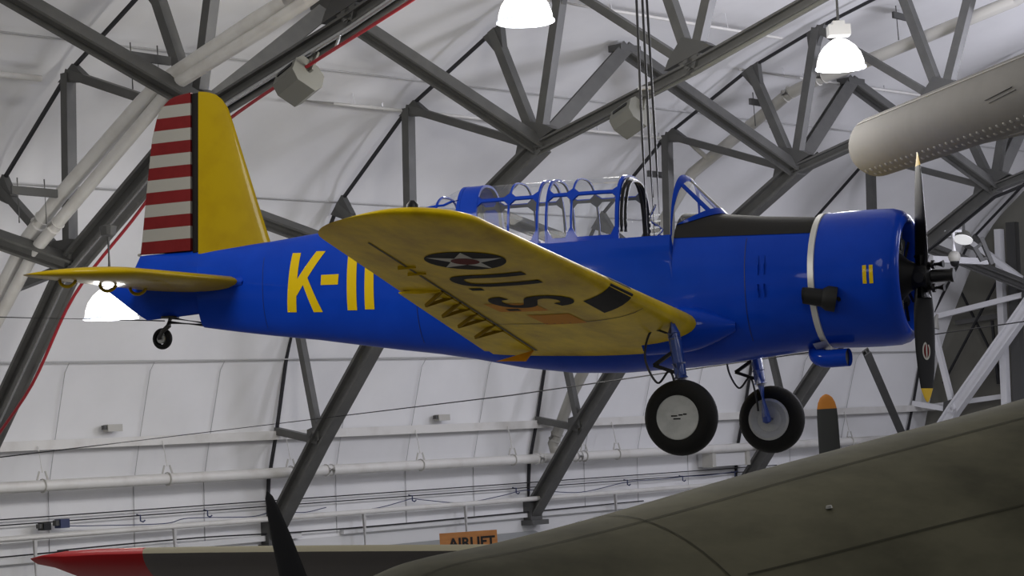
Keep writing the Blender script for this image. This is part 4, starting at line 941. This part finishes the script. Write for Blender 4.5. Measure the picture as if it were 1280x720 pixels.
# grey wing with a red tip, lower left
def wing_sec(px, yt_, yb_, dist, chord, n=20):
    top = at(px, yt_, dist); th = (yb_-yt_)/F_PX*dist; c = top - CU*(th*.16); back = Vector((0, .975, -.22))
    out = []
    for j in range(n):
        a = 2*math.pi*j/n; x = .5-.5*math.cos(a); out.append(c + back*(chord*x) + ZX*(th*.5*math.sin(a)*(1-.55*x)*1.15))
    return out
t = thing('warbird_wing', at(340, 705, 15.5), 'olive topped grey aircraft wing with bright red tip, bottom left', 'wing')
W_ = [(38, 698, 700, 15.5, .25), (52, 694, 703, 15.3, .5), (80, 691, 720, 15.2, .9), (120, 688, 722, 15.1, 1.2), (178, 686, 723, 15, 1.5)]
b = MB(); b.rings([wing_sec(*q) for q in W_]); b.build('wing_tip', 'wing_red', t, smooth=60, label='bright red wing tip')
W2 = [(178, 686, 723, 15, 1.5), (260, 684.5, 723, 15, 1.6), (400, 683, 723, 15, 1.7), (560, 682, 723, 15, 1.8), (760, 681, 723, 15, 1.9)]
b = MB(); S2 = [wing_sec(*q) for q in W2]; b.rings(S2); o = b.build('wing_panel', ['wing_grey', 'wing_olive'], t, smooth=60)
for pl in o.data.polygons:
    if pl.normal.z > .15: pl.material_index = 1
b = MB(); b.box(at(110, 712, 15.9), (.9, .3, .10)); b.build('aileron_shadow_box', 'dark_metal', t) if False else None
# dark propeller blade in front of that wing
def stand_prop(name, hub_p, ang0, Lb, ch, m, mtip, tipf, lab, tap, tilt=0):
    t = thing(name, hub_p, lab, 'propeller'); ax_ = -Vector((CF.x, CF.y, 0)).normalized(); rgt = Vector((CR.x, CR.y, 0)).normalized()
    b = MB(); b.lathe(hub_p, ax_, [(-.25, .10), (-.1, .16), (.12, .15), (.28, .06), (.30, .01)], 20); b.build('hub', m, t, smooth=50)
    for i in range(3):
        a = math.radians(ang0 + 120*i); dr = rgt*math.sin(a) + ZX*math.cos(a); cr_ = rgt*math.cos(a) - ZX*math.sin(a)
        cd = (cr_*math.cos(tilt) + ax_*math.sin(tilt)); nn = cd.cross(dr); S = []
        for f, cf, thf in tap:
            S.append([hub_p + dr*(Lb*f) + cd*(ch*cf/2*math.cos(2*math.pi*j/14)) + nn*(ch*thf/2*math.sin(2*math.pi*j/14)) for j in range(14)])
        n1 = len(S) if mtip is None else tipf
        b = MB(); b.rings(S[:n1]); bl = b.build('blade', m, t, smooth=60)
        if mtip:
            b = MB(); b.rings(S[n1-1:]); b.build('blade_tip', mtip, bl, smooth=60, label='orange tip')
    b = MB(); e = hub_p - ax_*.55; b.tube([hub_p-ax_*.2, e], .07, 12); b.tube([e, Vector((e.x, e.y, .02))], .06, 12); b.box(Vector((e.x, e.y, .03)), (.7, .7, .06)); b.build('display_stand', 'dark_metal', t)
TAP1 = [(.06, .5, .5), (.2, .9, .35), (.4, 1.0, .22), (.6, .92, .16), (.8, .66, .12), (.92, .42, .10), (.975, .26, .08), (1, .05, .05)]
stand_prop('propeller', at(428, 925, 13.2), -14.5, 1.585, .215, 'black', None, 0, 'dark propeller with one slim blade rising in front of the grey wing', TAP1, math.radians(20))
TAP2 = [(.06, .6, .5), (.2, .9, .35), (.5, 1, .2), (.8, 1, .14), (.90, .98, .12), (.94, .93, .12), (.965, .80, .11), (.985, .58, .10), (.996, .30, .08), (1, .06, .05)]
MT['blade_dark'] = mat('blade_dark', (.03, .032, .032), .55)
stand_prop('propeller', at(1053, 800, 15.5), -.5, 1.765, .155, 'blade_dark', 'orange', 6, 'dark propeller whose orange tipped blade stands behind the olive fuselage', TAP2)
# orange sign behind the grey wing
p = at(585, 677, 39); t = thing('orange_sign', p, 'orange wooden sign lettered AIRLIFT half hidden behind the grey wing', 'sign')
X = (at(621, 675, 39)-at(549, 680, 39)).normalized(); Nn = X.cross(ZX).normalized(); Zs = Nn.cross(X).normalized(); Zs = Zs if Zs.z > 0 else -Zs
Nn = Nn if Nn.dot(CF) < 0 else -Nn
b = MB(); hb_ = .46; top = at(585, 664.5, 39); c = top - Zs*(hb_/2); b.box(c, (1.04, .05, hb_), (X, Nn, Zs)); b.build('board', 'wood', t)
fc = bpy.data.curves.new('sign_text', 'FONT'); fc.body = 'AIRLIFT'; fc.align_x = 'CENTER'; fc.size = .25; fc.extrude = .004; fc.offset = .008
fo = bpy.data.objects.new('sign_text_tmp', fc); COL.objects.link(fo); bpy.context.view_layer.update()
me = bpy.data.meshes.new_from_object(fo.evaluated_get(bpy.context.evaluated_depsgraph_get())); bpy.data.objects.remove(fo)
Mx = Matrix((X, Zs, Nn)).transposed().to_4x4(); Mx.translation = c + Nn*.03 + Zs*(-.045) + X*.06 - origin(t); me.transform(Mx)
me.materials.clear(); me.materials.append(MT['black']); lo = bpy.data.objects.new('sign_lettering', me); COL.objects.link(lo); lo.parent = t; lo['label'] = 'black word AIRLIFT'
b = MB()
for q in (-.4, .4): b.bar(c + X*q - Zs*.2 - Nn*.05, Vector(((c+X*q).x, (c+X*q).y, .02)) - Nn*.05, .06, .06)
b.build('sign_posts', 'dark_metal', t)
